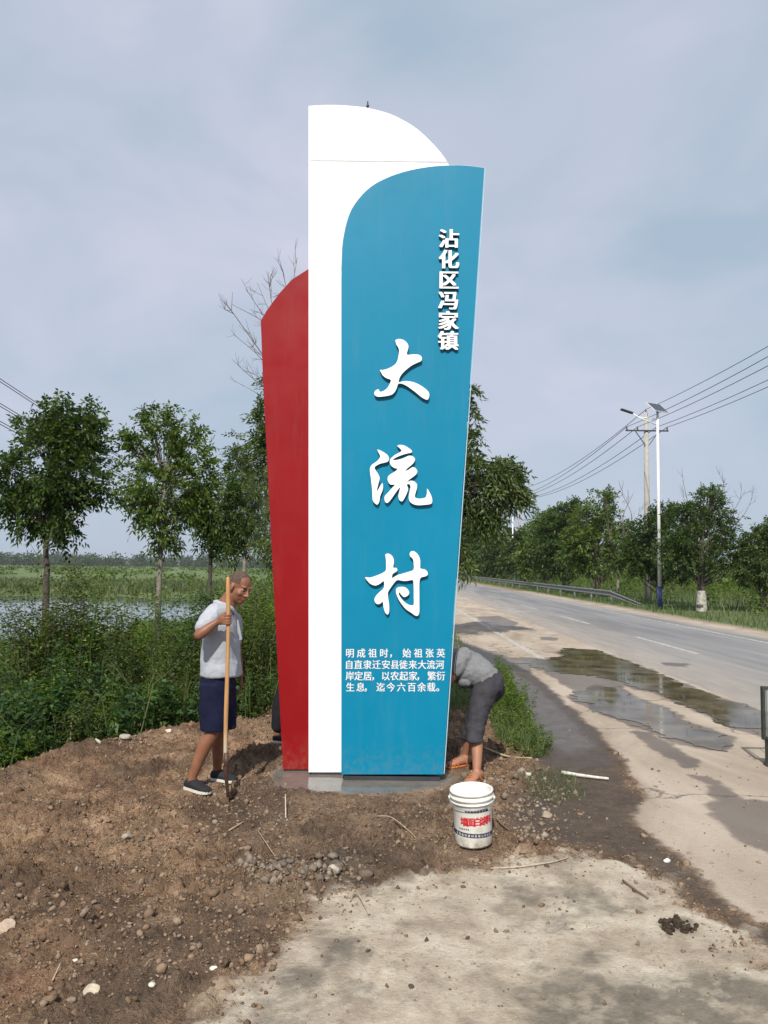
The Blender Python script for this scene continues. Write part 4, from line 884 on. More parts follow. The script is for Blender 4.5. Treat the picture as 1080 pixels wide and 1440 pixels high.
def tree(label, base, trunk, r0, blobs, nleaf, leaf, wd, mat, bark, group=None, k=7, L_=.22, droop=.3, name='tree', limbs=1, bare=None, seed=1, up=(0, 0, .35), sub=26, paint=None):
    """trunk: points; blobs: (centre, (rx,ry,rz)) volumes the crown fills with leaf clumps"""
    r = np.random.default_rng(seed); b0 = npv(base); t = empty(name, base, label, 'tree', group)
    tp = [b0 - npv((0, 0, .15)), b0] + [npv(q) for q in trunk]
    sm = smoothline(tp, 4); nn = len(sm); sm = np.array(sm); sm[1:] += r.normal(size=(nn - 1, 3)) * r0 * .12
    parts = [nptube(sm, np.linspace(r0 * 1.15, r0 * .38, nn), 10)]
    cl = []; tops = sm[int(nn * .45):]
    for c3, rad in blobs:
        c3 = npv(c3); rad = npv(rad); m_ = max(3, int(sub * min(1.5, rad.mean() / .8)))
        u_ = r.normal(size=(m_, 3)); u_ /= np.linalg.norm(u_, axis=1, keepdims=True); rr = r.uniform(.25, 1.0, m_) ** .6
        q = c3 + u_ * rad * rr[:, None]; cl.append((q, np.full(m_, rad.mean())))
        for p in q[::limbs]:
            s0 = tops[np.argmin(np.linalg.norm(tops - (p - npv((0, 0, rad[2] * .8))), axis=1))]
            md_ = (s0 + p) / 2 + r.normal(size=3) * .06 * rad.mean() - npv((0, 0, .08 * rad.mean()))
            ps_ = np.array(smoothline([s0, md_, p], 3)); parts.append(nptube(ps_, np.linspace(r0 * .26, r0 * .05, len(ps_)), 4))
    V, Fc = join(parts); o = mesh_np('trunk', V, Fc, bark, t, True)
    C3 = np.concatenate([a for a, _ in cl]); Rm = np.concatenate([b_ for _, b_ in cl]); w_ = Rm / Rm.sum()
    ns = max(20, nleaf // k); ii = r.choice(len(C3), ns, p=w_)
    cen = C3[ii] + r.normal(size=(ns, 3)) * (Rm[ii] * .135 + .03)[:, None]
    out = cen - npv(blobs[0][0]); out /= np.linalg.norm(out, axis=1, keepdims=True) + 1e-9
    V, Fc = sprigs(cen, out * .8 + npv(up), k, leaf, wd, L_, r, droop); mesh_np('crown', V, Fc, mat, t)
    if bare:
        pb_ = []
        for a, b_, n2 in bare:
            a, b_ = npv(a), npv(b_); l_ = np.linalg.norm(b_ - a); ps_ = np.array(smoothline([a, (a + b_) / 2 + r.normal(size=3) * l_ * .06, b_], 4)); rb = max(.006, l_ * .009)
            pb_.append(nptube(ps_, np.linspace(rb, rb * .3, len(ps_)), 4))
            for j in range(n2):
                i = r.integers(2, len(ps_)); d = (b_ - a) / l_ + r.normal(size=3) * .45 + npv((0, 0, .3)); d /= np.linalg.norm(d); e_ = ps_[i - 1] + d * l_ * r.uniform(.15, .38)
                q = np.array([ps_[i - 1], (ps_[i - 1] + e_) / 2 + r.normal(size=3) * .02 * l_, e_]); pb_.append(nptube(q, [rb * .5, rb * .38, rb * .2], 3))
                for _ in range(2):
                    d2 = d + r.normal(size=3) * .5; d2 /= np.linalg.norm(d2); q2 = np.array([q[1], q[1] + d2 * l_ * .08, q[1] + (d2 + npv((0, 0, .2))) * l_ * .16]); pb_.append(nptube(q2, [rb * .3, rb * .25, rb * .15], 3))
        V, Fc = join(pb_); mesh_np('bare_branch', V, Fc, mTwig, t)
    if paint:
        ps_ = sm[1:4]; V, Fc = nptube(np.linspace(sm[4], sm[4] + np.array([0, 0, 1.0]), 5), [r0 * 1.17, r0 * 1.12, r0 * 1.10, r0 * 1.08, r0 * 1.03], 12); mesh_np('whitewash', V, Fc, simple('whitewash', (.42, .40, .36), .9, .2, 20, dirt=(.12, .10, .08), dirtamt=.95, dirtscale=6), t, True)
    return t
def pb(u, v, Y): return tuple(P(u, v, Y))
GL = -1.0
# left roadside saplings
def base_at(u, Y, z=None): 
    p = P(u, 800, Y); return (p.x, Y, hz(p.x, Y)[0] if z is None else z)
def pr_(px, Y): return px * Y / F_PX
def blobpx(u, v, Y, ru, rv): return (pb(u, v, Y), (pr_(ru, Y), pr_(ru, Y) * .9, pr_(rv, Y)))
Yt = 11.8
tree('leftmost sapling with a round dark crown, cut by the left edge of the photo', base_at(62, Yt), [pb(63, 870, Yt), pb(66, 800, Yt), pb(66, 740, Yt), pb(72, 660, Yt)], .065,
     [blobpx(72, 660, Yt, 60, 62), blobpx(90, 600, Yt, 40, 38), blobpx(118, 625, Yt, 34, 38), blobpx(22, 680, Yt, 34, 40), blobpx(62, 728, Yt, 44, 32), blobpx(125, 685, Yt, 30, 28), blobpx(56, 605, Yt, 22, 26)], 12500, .092, .040, mLeafB, mBarkD, 'saplings beside the river bank', seed=3, L_=.20,
     bare=[(pb(60, 790, Yt), pb(34, 748, Yt), 1)], sub=30)
Yt = 15.5
tree('slender sapling with pale trunk standing behind the bushes, left of the man with the shovel', base_at(222, Yt), [pb(221, 900, Yt), pb(224, 830, Yt), pb(228, 760, Yt), pb(232, 680, Yt)], .075,
     [blobpx(235, 680, Yt, 50, 50), blobpx(222, 605, Yt, 20, 38), blobpx(262, 640, Yt, 30, 40), blobpx(190, 650, Yt, 26, 36), blobpx(228, 735, Yt, 34, 34), blobpx(272, 690, Yt, 26, 34), blobpx(203, 700, Yt, 30, 30), blobpx(213, 588, Yt, 9, 22), blobpx(245, 600, Yt, 9, 28), blobpx(270, 615, Yt, 8, 24), blobpx(185, 628, Yt, 9, 20), blobpx(290, 665, Yt, 10, 16)], 8800, .108, .046, mLeafA, mBark, 'saplings beside the river bank', seed=5, L_=.24, sub=26)
Yt = 20
tree('dark sapling with drooping crown, third of the saplings from the left', base_at(294, Yt), [pb(293, 880, Yt), pb(295, 820, Yt), pb(298, 750, Yt), pb(302, 700, Yt)], .08,
     [blobpx(305, 700, Yt, 38, 44), blobpx(285, 730, Yt, 26, 30), blobpx(325, 730, Yt, 28, 34), blobpx(310, 760, Yt, 30, 22)], 8000, .125, .05, mLeafB, mBarkD, 'saplings beside the river bank', seed=6, L_=.26)
Yt = 25
tree('olive leaved sapling just left of the red panel', base_at(343, Yt), [pb(341, 870, Yt), pb(343, 810, Yt), pb(347, 740, Yt), pb(350, 680, Yt)], .09,
     [blobpx(352, 680, Yt, 32, 42), blobpx(333, 640, Yt, 12, 26), blobpx(372, 660, Yt, 30, 50), blobpx(335, 730, Yt, 28, 36), blobpx(362, 740, Yt, 30, 34)], 8000, .13, .05, mLeafC, mBark, 'saplings beside the river bank', seed=7, L_=.28)
Yt = 18
tree('tall half dead tree with bare leafless top behind the red panel', base_at(404, Yt), [pb(400, 850, Yt), pb(397, 700, Yt), pb(396, 560, Yt), pb(402, 470, Yt)], .13,
     [blobpx(385, 650, Yt, 22, 90), blobpx(372, 590, Yt, 13, 34), blobpx(378, 540, Yt, 9, 14), blobpx(378, 770, Yt, 20, 22), blobpx(398, 600, Yt, 26, 60)], 6500, .12, .042, mLeafC, mBarkD, seed=9, L_=.24,
     bare=[(pb(396, 560, Yt), pb(326, 505, Yt), 5), (pb(398, 540, Yt), pb(322, 432, Yt), 6), (pb(390, 530, Yt), pb(328, 470, Yt), 5), (pb(400, 470, Yt), pb(345, 405, Yt), 6), (pb(400, 480, Yt), pb(326, 428, Yt), 5), (pb(402, 470, Yt), pb(377, 382, Yt), 5), (pb(404, 470, Yt), pb(395, 372, Yt), 5), (pb(404, 460, Yt), pb(418, 362, Yt), 4), (pb(395, 470, Yt), pb(362, 398, Yt), 5), (pb(392, 560, Yt), pb(345, 520, Yt), 4), (pb(394, 590, Yt), pb(338, 540, Yt), 3)])
Yt = 19
tree('large tree behind the sign with long drooping leaves reaching out over the road', base_at(596, Yt, 0), [pb(596, 760, Yt), pb(606, 690, Yt), pb(628, 620, Yt), pb(656, 545, Yt)], .15,
     [blobpx(672, 672, Yt, 46, 38), blobpx(722, 698, Yt, 24, 18), blobpx(705, 670, Yt, 26, 22), blobpx(650, 720, Yt, 36, 40), blobpx(610, 660, Yt, 50, 60), blobpx(662, 610, Yt, 7, 40), blobpx(664, 562, Yt, 5, 28), blobpx(690, 715, Yt, 24, 16), blobpx(650, 775, Yt, 22, 20)], 14000, .16, .048, mLeafC, mBarkD, seed=11, L_=.30, droop=.8, up=(0, 0, -.1), sub=30)
# right-hand row
row = [  # u, Y, top v, bottom v, half width px, label, seed, mat
 (985, 37.5, 690, 815, 52, 'nearest tree of the right-hand row, thick trunk whitewashed at its foot', 21, mLeafB, True, [(960, 675), (1048, 690), (1020, 672), (1058, 700)]),
 (1072, 37, 735, 830, 34, 'grey green tree cut by the right edge of the photo', 22, mLeafC, False, None),
 (925, 44, 712, 822, 46, 'bushy dark tree directly behind the near solar street lamp', 23, mLeafB, False, None),
 (868, 47, 745, 800, 16, 'thin half bare tree with pale trunk left of the concrete power pole', 24, mLeafC, False, [(852, 700), (872, 690), (890, 696), (900, 712)]),
 (838, 54, 694, 815, 46, 'tall bright green tree left of the concrete power pole', 25, mLeafA, False, None),
 (792, 62, 708, 816, 40, 'second tree to the left of the concrete power pole', 26, mLeafB, False, None),
 (765, 74, 722, 815, 30, 'tree just right of the far solar street lamp', 27, mLeafA, False, None),
 (738, 88, 742, 812, 26, 'small tree right beside the far solar street lamp', 28, mLeafC, False, None),
 (706, 104, 752, 812, 26, 'dark tree left of the far solar street lamp', 29, mLeafB, False, None),
 (676, 124, 745, 811, 26, 'second last visible tree down the road, beyond the far street lamp', 30, mLeafB, False, None),
 (652, 150, 738, 810, 24, 'farthest visible tree of the row, beside the sign edge', 31, mLeafB, False, None),
 (622, 180, 740, 808, 26, 'distant tree of the row hidden behind the blue panel', 32, mLeafB, False, None)]
for u, Yt, vt, vb, hw, lab, sd_, mt_, wp, br_ in row:
    hw = hw * 1.18 if hw > 20 else hw; vt -= 6
    h_ = vb - vt; cm = (vt + vb) / 2; b3 = base_at(u, Yt)
    bl = [blobpx(u, cm + h_ * .10, Yt, hw * .80, h_ * .34), blobpx(u - hw * .55, cm + h_ * .18, Yt, hw * .42, h_ * .26), blobpx(u + hw * .55, cm + h_ * .15, Yt, hw * .42, h_ * .28),
          blobpx(u + hw * .15, cm - h_ * .24, Yt, hw * .42, h_ * .22), blobpx(u - hw * .3, cm - h_ * .10, Yt, hw * .40, h_ * .24), blobpx(u + hw * .35, vt + h_ * .10, Yt, hw * .16, h_ * .10)]
    if hw < 20: bl = bl[:3]
    big_ = max(.12, .0045 * Yt)
    tree(lab, b3, [pb(u + 1, (vb + 835) / 2, Yt), pb(u, cm + h_ * .25, Yt), pb(u + hw * .1, cm - h_ * .1, Yt)], .22 if wp else (.10 if hw < 20 else .16), bl, int((11000 if hw > 20 else 1800) if Yt < 80 else 6000), big_, big_ * .45, mt_, mBark if hw < 20 else mBarkD,
         'trees in the row along the far side of the road', seed=sd_, L_=big_ * 1.8, paint=.5 if wp else None, k=6, sub=22,
         bare=[(pb(u + (q - u) * .5, cm, Yt), pb(q, w_, Yt), 5) for q, w_ in br_] if br_ else None)

# ------------------------------------------------------------------ bank vegetation
mWeedA = leafmat('weed_leaf', [(.034, .068, .010), (.075, .130, .017), (.14, .20, .028), (.22, .27, .046)], .35)
mWeedB = leafmat('broad_leaf', [(.022, .054, .018), (.044, .098, .028), (.080, .15, .038)], .3)
mWeedC = leafmat('bronze_leaf', [(.060, .062, .018), (.055, .085, .020), (.10, .115, .03), (.085, .13, .03)], .3)
mGrassM = leafmat('grass_blade', [(.050, .085, .022), (.085, .130, .034), (.125, .165, .055), (.17, .18, .08)], .35)
mReed = leafmat('reed_blade', [(.075, .10, .038), (.11, .145, .055), (.15, .175, .08), (.21, .20, .11)], .3)
def plants(x, y, h, leaf, wd, lean=.12, dens_=9, k=1, r=rng, z=None):
    """stems with leaves all along, at points (x,y) of height h"""
    n_ = len(x); z = hz(x, y) if z is None else z; base = np.stack([x, y, z - .03], 1); d = r.normal(size=(n_, 3)) * lean; d[:, 2] = 1
    d /= np.linalg.norm(d, axis=1, keepdims=True); bend = r.normal(size=(n_, 3)) * .10; bend[:, 2] = 0
    def at(t): return base + d * (h * t)[:, None] + bend * (h * t * t)[:, None]
    # stems: thin 3-sided
    st = []; ts = np.linspace(0, 1, 4); rad = np.array([1, .8, .6, .25]) * .004
    ang = 2 * np.pi * np.arange(3) / 3
    ring_ = np.stack([np.cos(ang), np.sin(ang), 0 * ang], 1)
    V = np.stack([at(np.full(n_, t))[:, None, :] + ring_[None] * (rad[i] * (h / 1.2))[:, None, None] for i, t in enumerate(ts)], 1).reshape(-1, 3)
    i0 = np.arange(n_)[:, None, None] * 12 + np.arange(3)[None, :, None] * 3; kk = np.arange(3)[None, None, :]; k2 = (kk + 1) % 3
    Fs = np.stack([i0 + kk, i0 + k2, i0 + 3 + k2, i0 + 3 + kk], -1).reshape(-1, 4)
    nl = np.maximum(3, (h * dens_).astype(int)); ii = np.repeat(np.arange(n_), nl); t = r.uniform(.12, 1.0, len(ii)) ** .8
    b_ = (base[ii] + d[ii] * (h[ii] * t)[:, None] + bend[ii] * (h[ii] * t * t)[:, None]); ang = r.uniform(0, 2 * np.pi, len(ii)); rise = r.normal(.25, .35, len(ii))
    # side shoot offset
    off = r.uniform(0, .20, len(ii)) * (1.15 - t) * h[ii]; dirv = np.stack([np.cos(ang), np.sin(ang), rise], 1); b_ = b_ + dirv * off[:, None]
    a = dirv / np.linalg.norm(dirv, axis=1, keepdims=True); nn = np.array([0, 0, 1]) + r.normal(size=a.shape) * .35; nn = nn - (nn * a).sum(1, keepdims=True) * a; nn /= np.linalg.norm(nn, axis=1, keepdims=True)
    sc = (1.25 - .6 * t) * r.uniform(.6, 1.2, len(ii)); V2, F2 = leaves(b_, a, np.cross(a, nn), nn, leaf * sc, wd * sc, .25)
    return join([(V, Fs), (V2, F2)])
def blades(x, y, h, w_, lean=.35, r=rng, z=None):
    n_ = len(x); z = hz(x, y) if z is None else z; b0 = np.stack([x, y, z - .02], 1); a = r.uniform(0, 2 * np.pi, n_); s_ = np.stack([np.cos(a), np.sin(a), 0 * a], 1) * (w_ / 2)[:, None] if hasattr(w_, '__len__') else np.stack([np.cos(a), np.sin(a), 0 * a], 1) * w_ / 2
    l = r.normal(size=(n_, 3)) * lean; l[:, 2] = 0; m_ = b0 + np.array([0, 0, .6]) * h[:, None] + l * (h * .25)[:, None]; t = b0 + np.array([0, 0, .93]) * h[:, None] + l * h[:, None]
    V = np.stack([b0 - s_, b0 + s_, m_ + s_ * .8, m_ - s_ * .8, t + s_ * .12, t - s_ * .12], 1).reshape(-1, 3); i = np.arange(n_)[:, None] * 6
    return V, np.concatenate([i + np.array([[0, 1, 2, 3]]), i + np.array([[3, 2, 4, 5]])])
def scatter(poly, n_, r=rng):
    p = np.array(poly); lo = p.min(0); hi = p.max(0); out = np.zeros((0, 2))
    while len(out) < n_:
        q = r.uniform(lo, hi, (n_ * 3, 2)); q = q[sdist(q[:, 0], q[:, 1], poly) > 0]; out = np.concatenate([out, q])
    return out[:n_]
def cat(*a): return join(a)
NEAR = [(-8.5, 6.2), (-5, 5.7), (-3.6, 6.35), (-3.1, 7.0), (-2.65, 7.9), (-2.1, 8.5), (-1.35, 9.1), (-1.2, 9.8), (-1.5, 12), (-5, 13.5), (-9, 13), (-10.5, 9)]
NEAR2 = [(-8.5, 5.9), (-5, 5.4), (-3.5, 6.05), (-2.95, 6.8), (-2.5, 7.7), (-2.0, 8.3), (-1.3, 8.8), (-1.1, 9.8), (-1.5, 12), (-5, 13.5), (-9, 13), (-10.5, 9)]
q = scatter(NEAR2, 3000); clump = fbm(q[:, 0], q[:, 1], 1.3, 4, 5, .6); h_ = np.clip((.9 + 2.6 * (clump - .25)) * rng.uniform(.7, 1.12, len(q)), .25, 2.5)
uu = 540 + 1081 * q[:, 0] / q[:, 1]; h_ = np.minimum(h_, np.where(uu < 66, (2.68 - .084 * q[:, 1]) * .84, 3.2 - .082 * q[:, 1]) * rng.uniform(.72, 1.05, len(q)))
dd = sdist(q[:, 0], q[:, 1], NEAR2); h_ *= sstep(-.1, 1.5, dd) * .74 + .26
kind_ = fbm(q[:, 0], q[:, 1], 1.5, 3, 205) + rng.normal(size=len(q)) * .05
m1 = (kind_ < .50); m2 = (kind_ >= .50) & (kind_ < .64); m3 = kind_ >= .64
V, Fc = plants(q[m1, 0], q[m1, 1], h_[m1], .075, .030, .16, 66); tag(mesh_np('weeds', V, Fc, mWeedA), 'dense green weeds covering the bank beyond the heaped soil', 'weeds', kind='stuff')
V, Fc = plants(q[m2, 0], q[m2, 1], h_[m2] * .95, .115, .070, .16, 44); tag(mesh_np('broad_leaved_weeds', V, Fc, mWeedB), 'dark broad leaved weeds mixed through the bank undergrowth', 'weeds', kind='stuff')
V, Fc = plants(q[m3, 0], q[m3, 1], h_[m3] * 1.08, .060, .030, .10, 90); tag(mesh_np('bronze_weeds', V, Fc, mWeedC), 'olive bronze weeds among the green ones on the bank', 'weeds', kind='stuff')
q = scatter(NEAR2, 170); q = q[(540 + 1081 * q[:, 0] / q[:, 1] > 70) & (sdist(q[:, 0], q[:, 1], NEAR2) > .7)]; V, Fc = plants(q[:, 0], q[:, 1], 3.15 - .082 * q[:, 1] + rng.uniform(-.25, .35, len(q)), .075, .028, .10, 75); tag(mesh_np('tall_weeds', V, Fc, mWeedA), 'ragged tall weeds rising above the rest of the bank', 'weeds', kind='stuff')
q = scatter(NEAR2, 5200); hb = rng.uniform(.3, 1.2, len(q)) * (.25 + 1.2 * fbm(q[:, 0], q[:, 1], 1.1, 3, 15)); V, Fc = blades(q[:, 0], q[:, 1], hb, .011, .40)
tag(mesh_np('long_grass', V, Fc, mGrassM), 'long grass growing among the weeds on the bank', 'grass', kind='stuff')
MID = [(-1.3, 11.5), (-1.5, 30), (-9, 33), (-14, 22), (-12, 12.5), (-8, 11.5)]
q = scatter(MID, 2400); clump = fbm(q[:, 0], q[:, 1], .6, 4, 25); h_ = np.clip((.7 + 2.1 * clump) * rng.uniform(.6, 1.1, len(q)), .3, 2.3); cap_ = np.clip(2.70 - .083 * q[:, 1] - .35 * (540 + 1081 * q[:, 0] / q[:, 1] < 64) + .45 * (540 + 1081 * q[:, 0] / q[:, 1] > 190) + .7 * (540 + 1081 * q[:, 0] / q[:, 1] > 330), .3, 3); h_ = np.minimum(h_, cap_ * rng.uniform(.7, 1.02, len(q)))
V, Fc = plants(q[:, 0], q[:, 1], h_, .13, .052, .14, 30); tag(mesh_np('bank_scrub', V, Fc, mWeedA), 'green scrub between the heaped soil and the river', 'scrub', kind='stuff')
q = scatter(MID, 3500); V, Fc = blades(q[:, 0], q[:, 1], np.minimum(rng.uniform(.6, 1.6, len(q)) * (.5 + .9 * fbm(q[:, 0], q[:, 1], .7, 3, 9)), np.clip(2.75 - .083 * q[:, 1] - .35 * (540 + 1081 * q[:, 0] / q[:, 1] < 64), .3, 3)), .020, .35); tag(mesh_np('reeds', V, Fc, mReed), 'pale reeds standing in the scrub along the near river edge', 'reeds', kind='stuff')
# tall single shrubs that stand out
def shrub(label, u, Y, vtop, n_, spread, mat, leaf, wd, dn, name='shrub', cat_='shrub', r=np.random.default_rng(50)):
    p = P(u, vtop, Y); x0, y0 = p.x, Y; z0 = hz(x0, y0)[0]; H_ = p.z - z0
    t = empty(name, (x0, y0, z0), label, cat_); r_ = np.random.default_rng(int(u * 7 + Y * 13))
    x = x0 + r_.normal(size=n_) * spread; y = y0 + r_.normal(size=n_) * spread; h = H_ * r_.uniform(.78, 1.08, n_)
    pl = plants(x, y, h, leaf, wd, .05, dn, r=r_, z=np.full(n_, z0)); ns = n_ * 12
    Vs, Fs = pl; st = Fs[: n_ * 9]; lv = Fs[n_ * 9:]
    mesh_np('stem', Vs[:ns], st, mTwig, t); mesh_np('foliage', Vs[ns:], lv - ns, mat, t); return t
shrub('tall bronze tinged shrub growing round the leftmost sapling trunk', 84, 9.6, 806, 34, .15, mWeedC, .070, .040, 120)
shrub('upright leafy shrub between the two leftmost sapling trunks', 128, 10.2, 832, 24, .20, mWeedA, .085, .042, 100)
shrub('dark twiggy shrub right of the second sapling trunk', 268, 10.5, 834, 24, .24, mWeedB, .085, .045, 90)
shrub('tall feathery shrub between the shovel man and the red panel', 372, 10.8, 812, 26, .24, mWeedA, .075, .030, 110)
shrub('leafy shrub directly behind the man with the shovel', 345, 9.9, 832, 26, .24, mWeedC, .07, .036, 110)
shrub('dark shrub right of the leftmost sapling, low on the bank', 112, 8.8, 905, 24, .22, mWeedB, .08, .045, 100)
shrub('olive shrub in the middle of the bank, between the two pale trunks', 176, 9.6, 866, 24, .30, mWeedC, .07, .035, 100)
shrub('narrow dark shrub at the left edge, in front of the river', 22, 10.4, 862, 16, .22, mWeedB, .09, .05, 80)
shrub('pale green broad leaved bush low on the bank left of the dry grass', 62, 7.6, 955, 22, .22, mWeedB, .12, .08, 50)
# far bank reeds, field tufts, far wood
q = scatter([(-70, 70), (-30, 77), (-13, 71), (-8, 62), (-2, 62), (-2, 100), (-110, 100)], 20000); V, Fc = blades(q[:, 0], q[:, 1], rng.uniform(.3, 1.1, len(q)) * (.5 + fbm(q[:, 0], q[:, 1], .12, 3, 66)), .12, .3, z=hz(q[:, 0], q[:, 1]) - .05)
tag(mesh_np('far_reeds', V, Fc, leafmat('far_reed', [(.05, .07, .025), (.08, .11, .036), (.11, .145, .05), (.16, .17, .08)], .3)), 'belt of pale green reeds along the far river bank', 'reeds', kind='stuff')
r_ = np.random.default_rng(77); n_ = 420; tx = r_.uniform(-460, 60, n_); ty = r_.uniform(560, 760, n_); th = r_.uniform(4.5, 10.5, n_) * (.6 + .8 * fbm(tx, ty, .02, 3, 5)); ii = np.repeat(np.arange(n_), 150)
cen = np.stack([tx[ii], ty[ii], -1 + th[ii] * r_.uniform(.05, 1, len(ii))], 1) + r_.normal(size=(len(ii), 3)) * np.array([2.2, 2, .5]); a, b_, c3 = frames(len(ii), None, 1, r_)
V, Fc = leaves(cen, a, b_, c3, r_.uniform(.9, 1.9, len(ii)), r_.uniform(.8, 1.5, len(ii)), 0); tag(mesh_np('far_wood', V, Fc, mLeafFar), 'low dark line of trees along the horizon beyond the field', 'wood', kind='stuff')
q = np.stack([rng.uniform(-150, -4, 260), rng.uniform(90, 420, 260)], 1); ii = np.repeat(np.arange(260), 60); cen = np.stack([q[ii, 0], q[ii, 1], -.6 + rng.uniform(0, .9, len(ii))], 1) + rng.normal(size=(len(ii), 3)) * np.array([.9, .9, .2]); a, b_, c3 = frames(len(ii))
V, Fc = leaves(cen, a, b_, c3, rng.uniform(.35, .7, len(ii)), .35, 0); tag(mesh_np('field_bushes', V, Fc, mLeafA), 'scattered low bushes dotted over the green field', 'bushes', kind='stuff')
# right verge grass + undergrowth
q = scatter([(11.2, 12), (11.0, 60), (11.4, 160), (18, 160), (40, 60), (40, 20), (22, 12)], 26000); hb = rng.uniform(.10, .38, len(q)) * (1 + 1.2 * sstep(14, 20, q[:, 0])); V, Fc = blades(q[:, 0], q[:, 1], hb, .035, .4)
tag(mesh_np('verge_grass', V, Fc, mGrassM), 'rough grass on the verge across the road', 'grass', kind='stuff')
q = scatter([(16.5, 30), (16, 60), (15.5, 160), (24, 160), (30, 60), (36, 30)], 900); V, Fc = plants(q[:, 0], q[:, 1], rng.uniform(.7, 1.7, len(q)), .22, .10, .2, 22)
tag(mesh_np('hedge_undergrowth', V, Fc, mWeedA), 'bright green undergrowth beneath the row of trees', 'undergrowth', kind='stuff')
q = scatter([(15, 180), (2, 420), (60, 420), (120, 260), (60, 180)], 60); ii = np.repeat(np.arange(60), 260); cen = np.stack([q[ii, 0], q[ii, 1], 6 * rng.uniform(.05, 1, len(ii))], 1) + rng.normal(size=(len(ii), 3)) * np.array([2.5, 2, .6]); a, b_, c3 = frames(len(ii))
V, Fc = leaves(cen, a, b_, c3, rng.uniform(.6, 1.2, len(ii)), .9, 0); tag(mesh_np('roadside_wood', V, Fc, mLeafFar), 'dark mass of trees farther along the road', 'wood', kind='stuff')
q = np.stack([rng.uniform(17, 330, 300), rng.uniform(40, 400, 300)], 1); q[:, 0] = q[:, 1] * rng.uniform(.22, .7, 300); q = q[q[:, 0] > 26]; ii = np.repeat(np.arange(len(q)), 70); cen = np.stack([q[ii, 0], q[ii, 1], 2.2 * rng.uniform(0, 1, len(ii))], 1) + rng.normal(size=(len(ii), 3)) * np.array([1.6, 1.6, .3]); a, b_, c3 = frames(len(ii))
V, Fc = leaves(cen, a, b_, c3, rng.uniform(.4, .8, len(ii)), .5, 0); tag(mesh_np('field_scrub', V, Fc, mLeafA), 'pale scrub in the field behind the row of trees', 'scrub', kind='stuff')
# weed patch right of the sign
WP = gpoly([(688, 960), (705, 948), (728, 985), (745, 1015), (768, 1045), (775, 1062), (740, 1070), (705, 1050), (692, 1020), (690, 990)])
t = empty('weed_clump', (G(722, 1040).x, G(722, 1040).y, 0), 'clump of leafy weeds and grass right of the bending man', 'weeds')
q = scatter(WP, 240); V, Fc = plants(q[:, 0], q[:, 1], rng.uniform(.06, .24, len(q)) * (1 + .8 * (q[:, 1] > 9)), .040, .020, .35, 170); mesh_np('leaves', V, Fc, mWeedA, t)
q = scatter(WP, 2600); V, Fc = blades(q[:, 0], q[:, 1], rng.uniform(.05, .22, len(q)), .007, .6); mesh_np('grass', V, Fc, mGrassM, t)
BEH = [(-1.2, 9.2), (-.2, 9.0), (.6, 8.6), (1.0, 8.6), (1.35, 9.6), (1.7, 12), (1.9, 20), (1.5, 40), (-1.5, 40), (-1.3, 11)]
q = scatter(BEH, 9000); V, Fc = blades(q[:, 0], q[:, 1], rng.uniform(.06, .30, len(q)), .012, .45); tag(mesh_np('grass_strip', V, Fc, mGrassM), 'short grass on the strip behind the sign', 'grass', kind='stuff')
q = scatter(gpoly([(745, 1085), (800, 1085), (830, 1120), (790, 1135), (745, 1120), (730, 1100)]), 500); V, Fc = blades(q[:, 0], q[:, 1], rng.uniform(.03, .10, len(q)), .005, .7); tag(mesh_np('sparse_weeds', V, Fc, mGrassM), 'sparse flattened weeds on the mud near the white stick', 'weeds', kind='stuff')
q = scatter(gpoly([(60, 1000), (90, 990), (112, 1010), (105, 1040), (75, 1045), (55, 1030)]), 260); V, Fc = blades(q[:, 0], q[:, 1], rng.uniform(.10, .42, len(q)), .006, .5, z=np.full(len(q), -.12)); tag(mesh_np('dry_grass_tuft', V, Fc, simple('straw', (.34, .29, .19), .9, .25, 30)), 'tuft of dead straw coloured grass at the edge of the bank', 'grass')

# ------------------------------------------------------------------ clods, stones, sticks
def rocks(name, x, y, s_, mat, sub=1, sink=.3, **k):
    bm = bmesh.new(); bmesh.ops.create_icosphere(bm, subdivisions=sub, radius=1); tv = np.array([v.co[:] for v in bm.verts]); tf = np.array([[v.index for v in f.verts] for f in bm.faces]); bm.free()
    n_ = len(x); r = rng; a, b_, c3 = frames(n_); sc = r.uniform(.55, 1.25, (n_, 3)) * s_[:, None]; sc[:, 2] *= .8
    jit = 1 + np.clip(r.normal(size=(n_, len(tv))), -2, 2) * .34; L_ = tv[None] * jit[:, :, None]
    ang = r.uniform(0, 6.28, n_); ca, sa = np.cos(ang), np.sin(ang); Lx = L_[:, :, 0] * sc[:, None, 0]; Ly = L_[:, :, 1] * sc[:, None, 1]; Lz = L_[:, :, 2] * sc[:, None, 2]
    V = np.stack([Lx * ca[:, None] - Ly * sa[:, None] + x[:, None], Lx * sa[:, None] + Ly * ca[:, None] + y[:, None], Lz + (hz(x, y) + s_ * (.55 - sink))[:, None]], -1).reshape(-1, 3)
    o = mesh_np(name, V, (tf[None] + (np.arange(n_) * len(tv))[:, None, None]).reshape(-1, 3), mat, None, False); return tag(o, **k)
def clodmat(name, cols):
    s = NT(name); g_ = s.n('ShaderNodeNewGeometry'); c = s.ramp(g_.outputs['Random Per Island'], [(i / (len(cols) - 1), x) for i, x in enumerate(cols)])
    c = s.mix(s.rng(s.noise(70, 5, .7), .4, .65, 0, .6), c, s.mix(1.0, c, (.55, .5, .47), 'MULTIPLY')); s.principled(c, .95, s.bump(s.noise(90, 5, .7), .6, .006), 0, .15); return s.m
mClod = clodmat('soil_clod', [(.11, .072, .047), (.17, .115, .074), (.235, .165, .11), (.29, .21, .145), (.23, .18, .13)])
mPeb = clodmat('pebble', [(.15, .115, .085), (.24, .19, .145), (.19, .145, .105), (.34, .29, .235)])
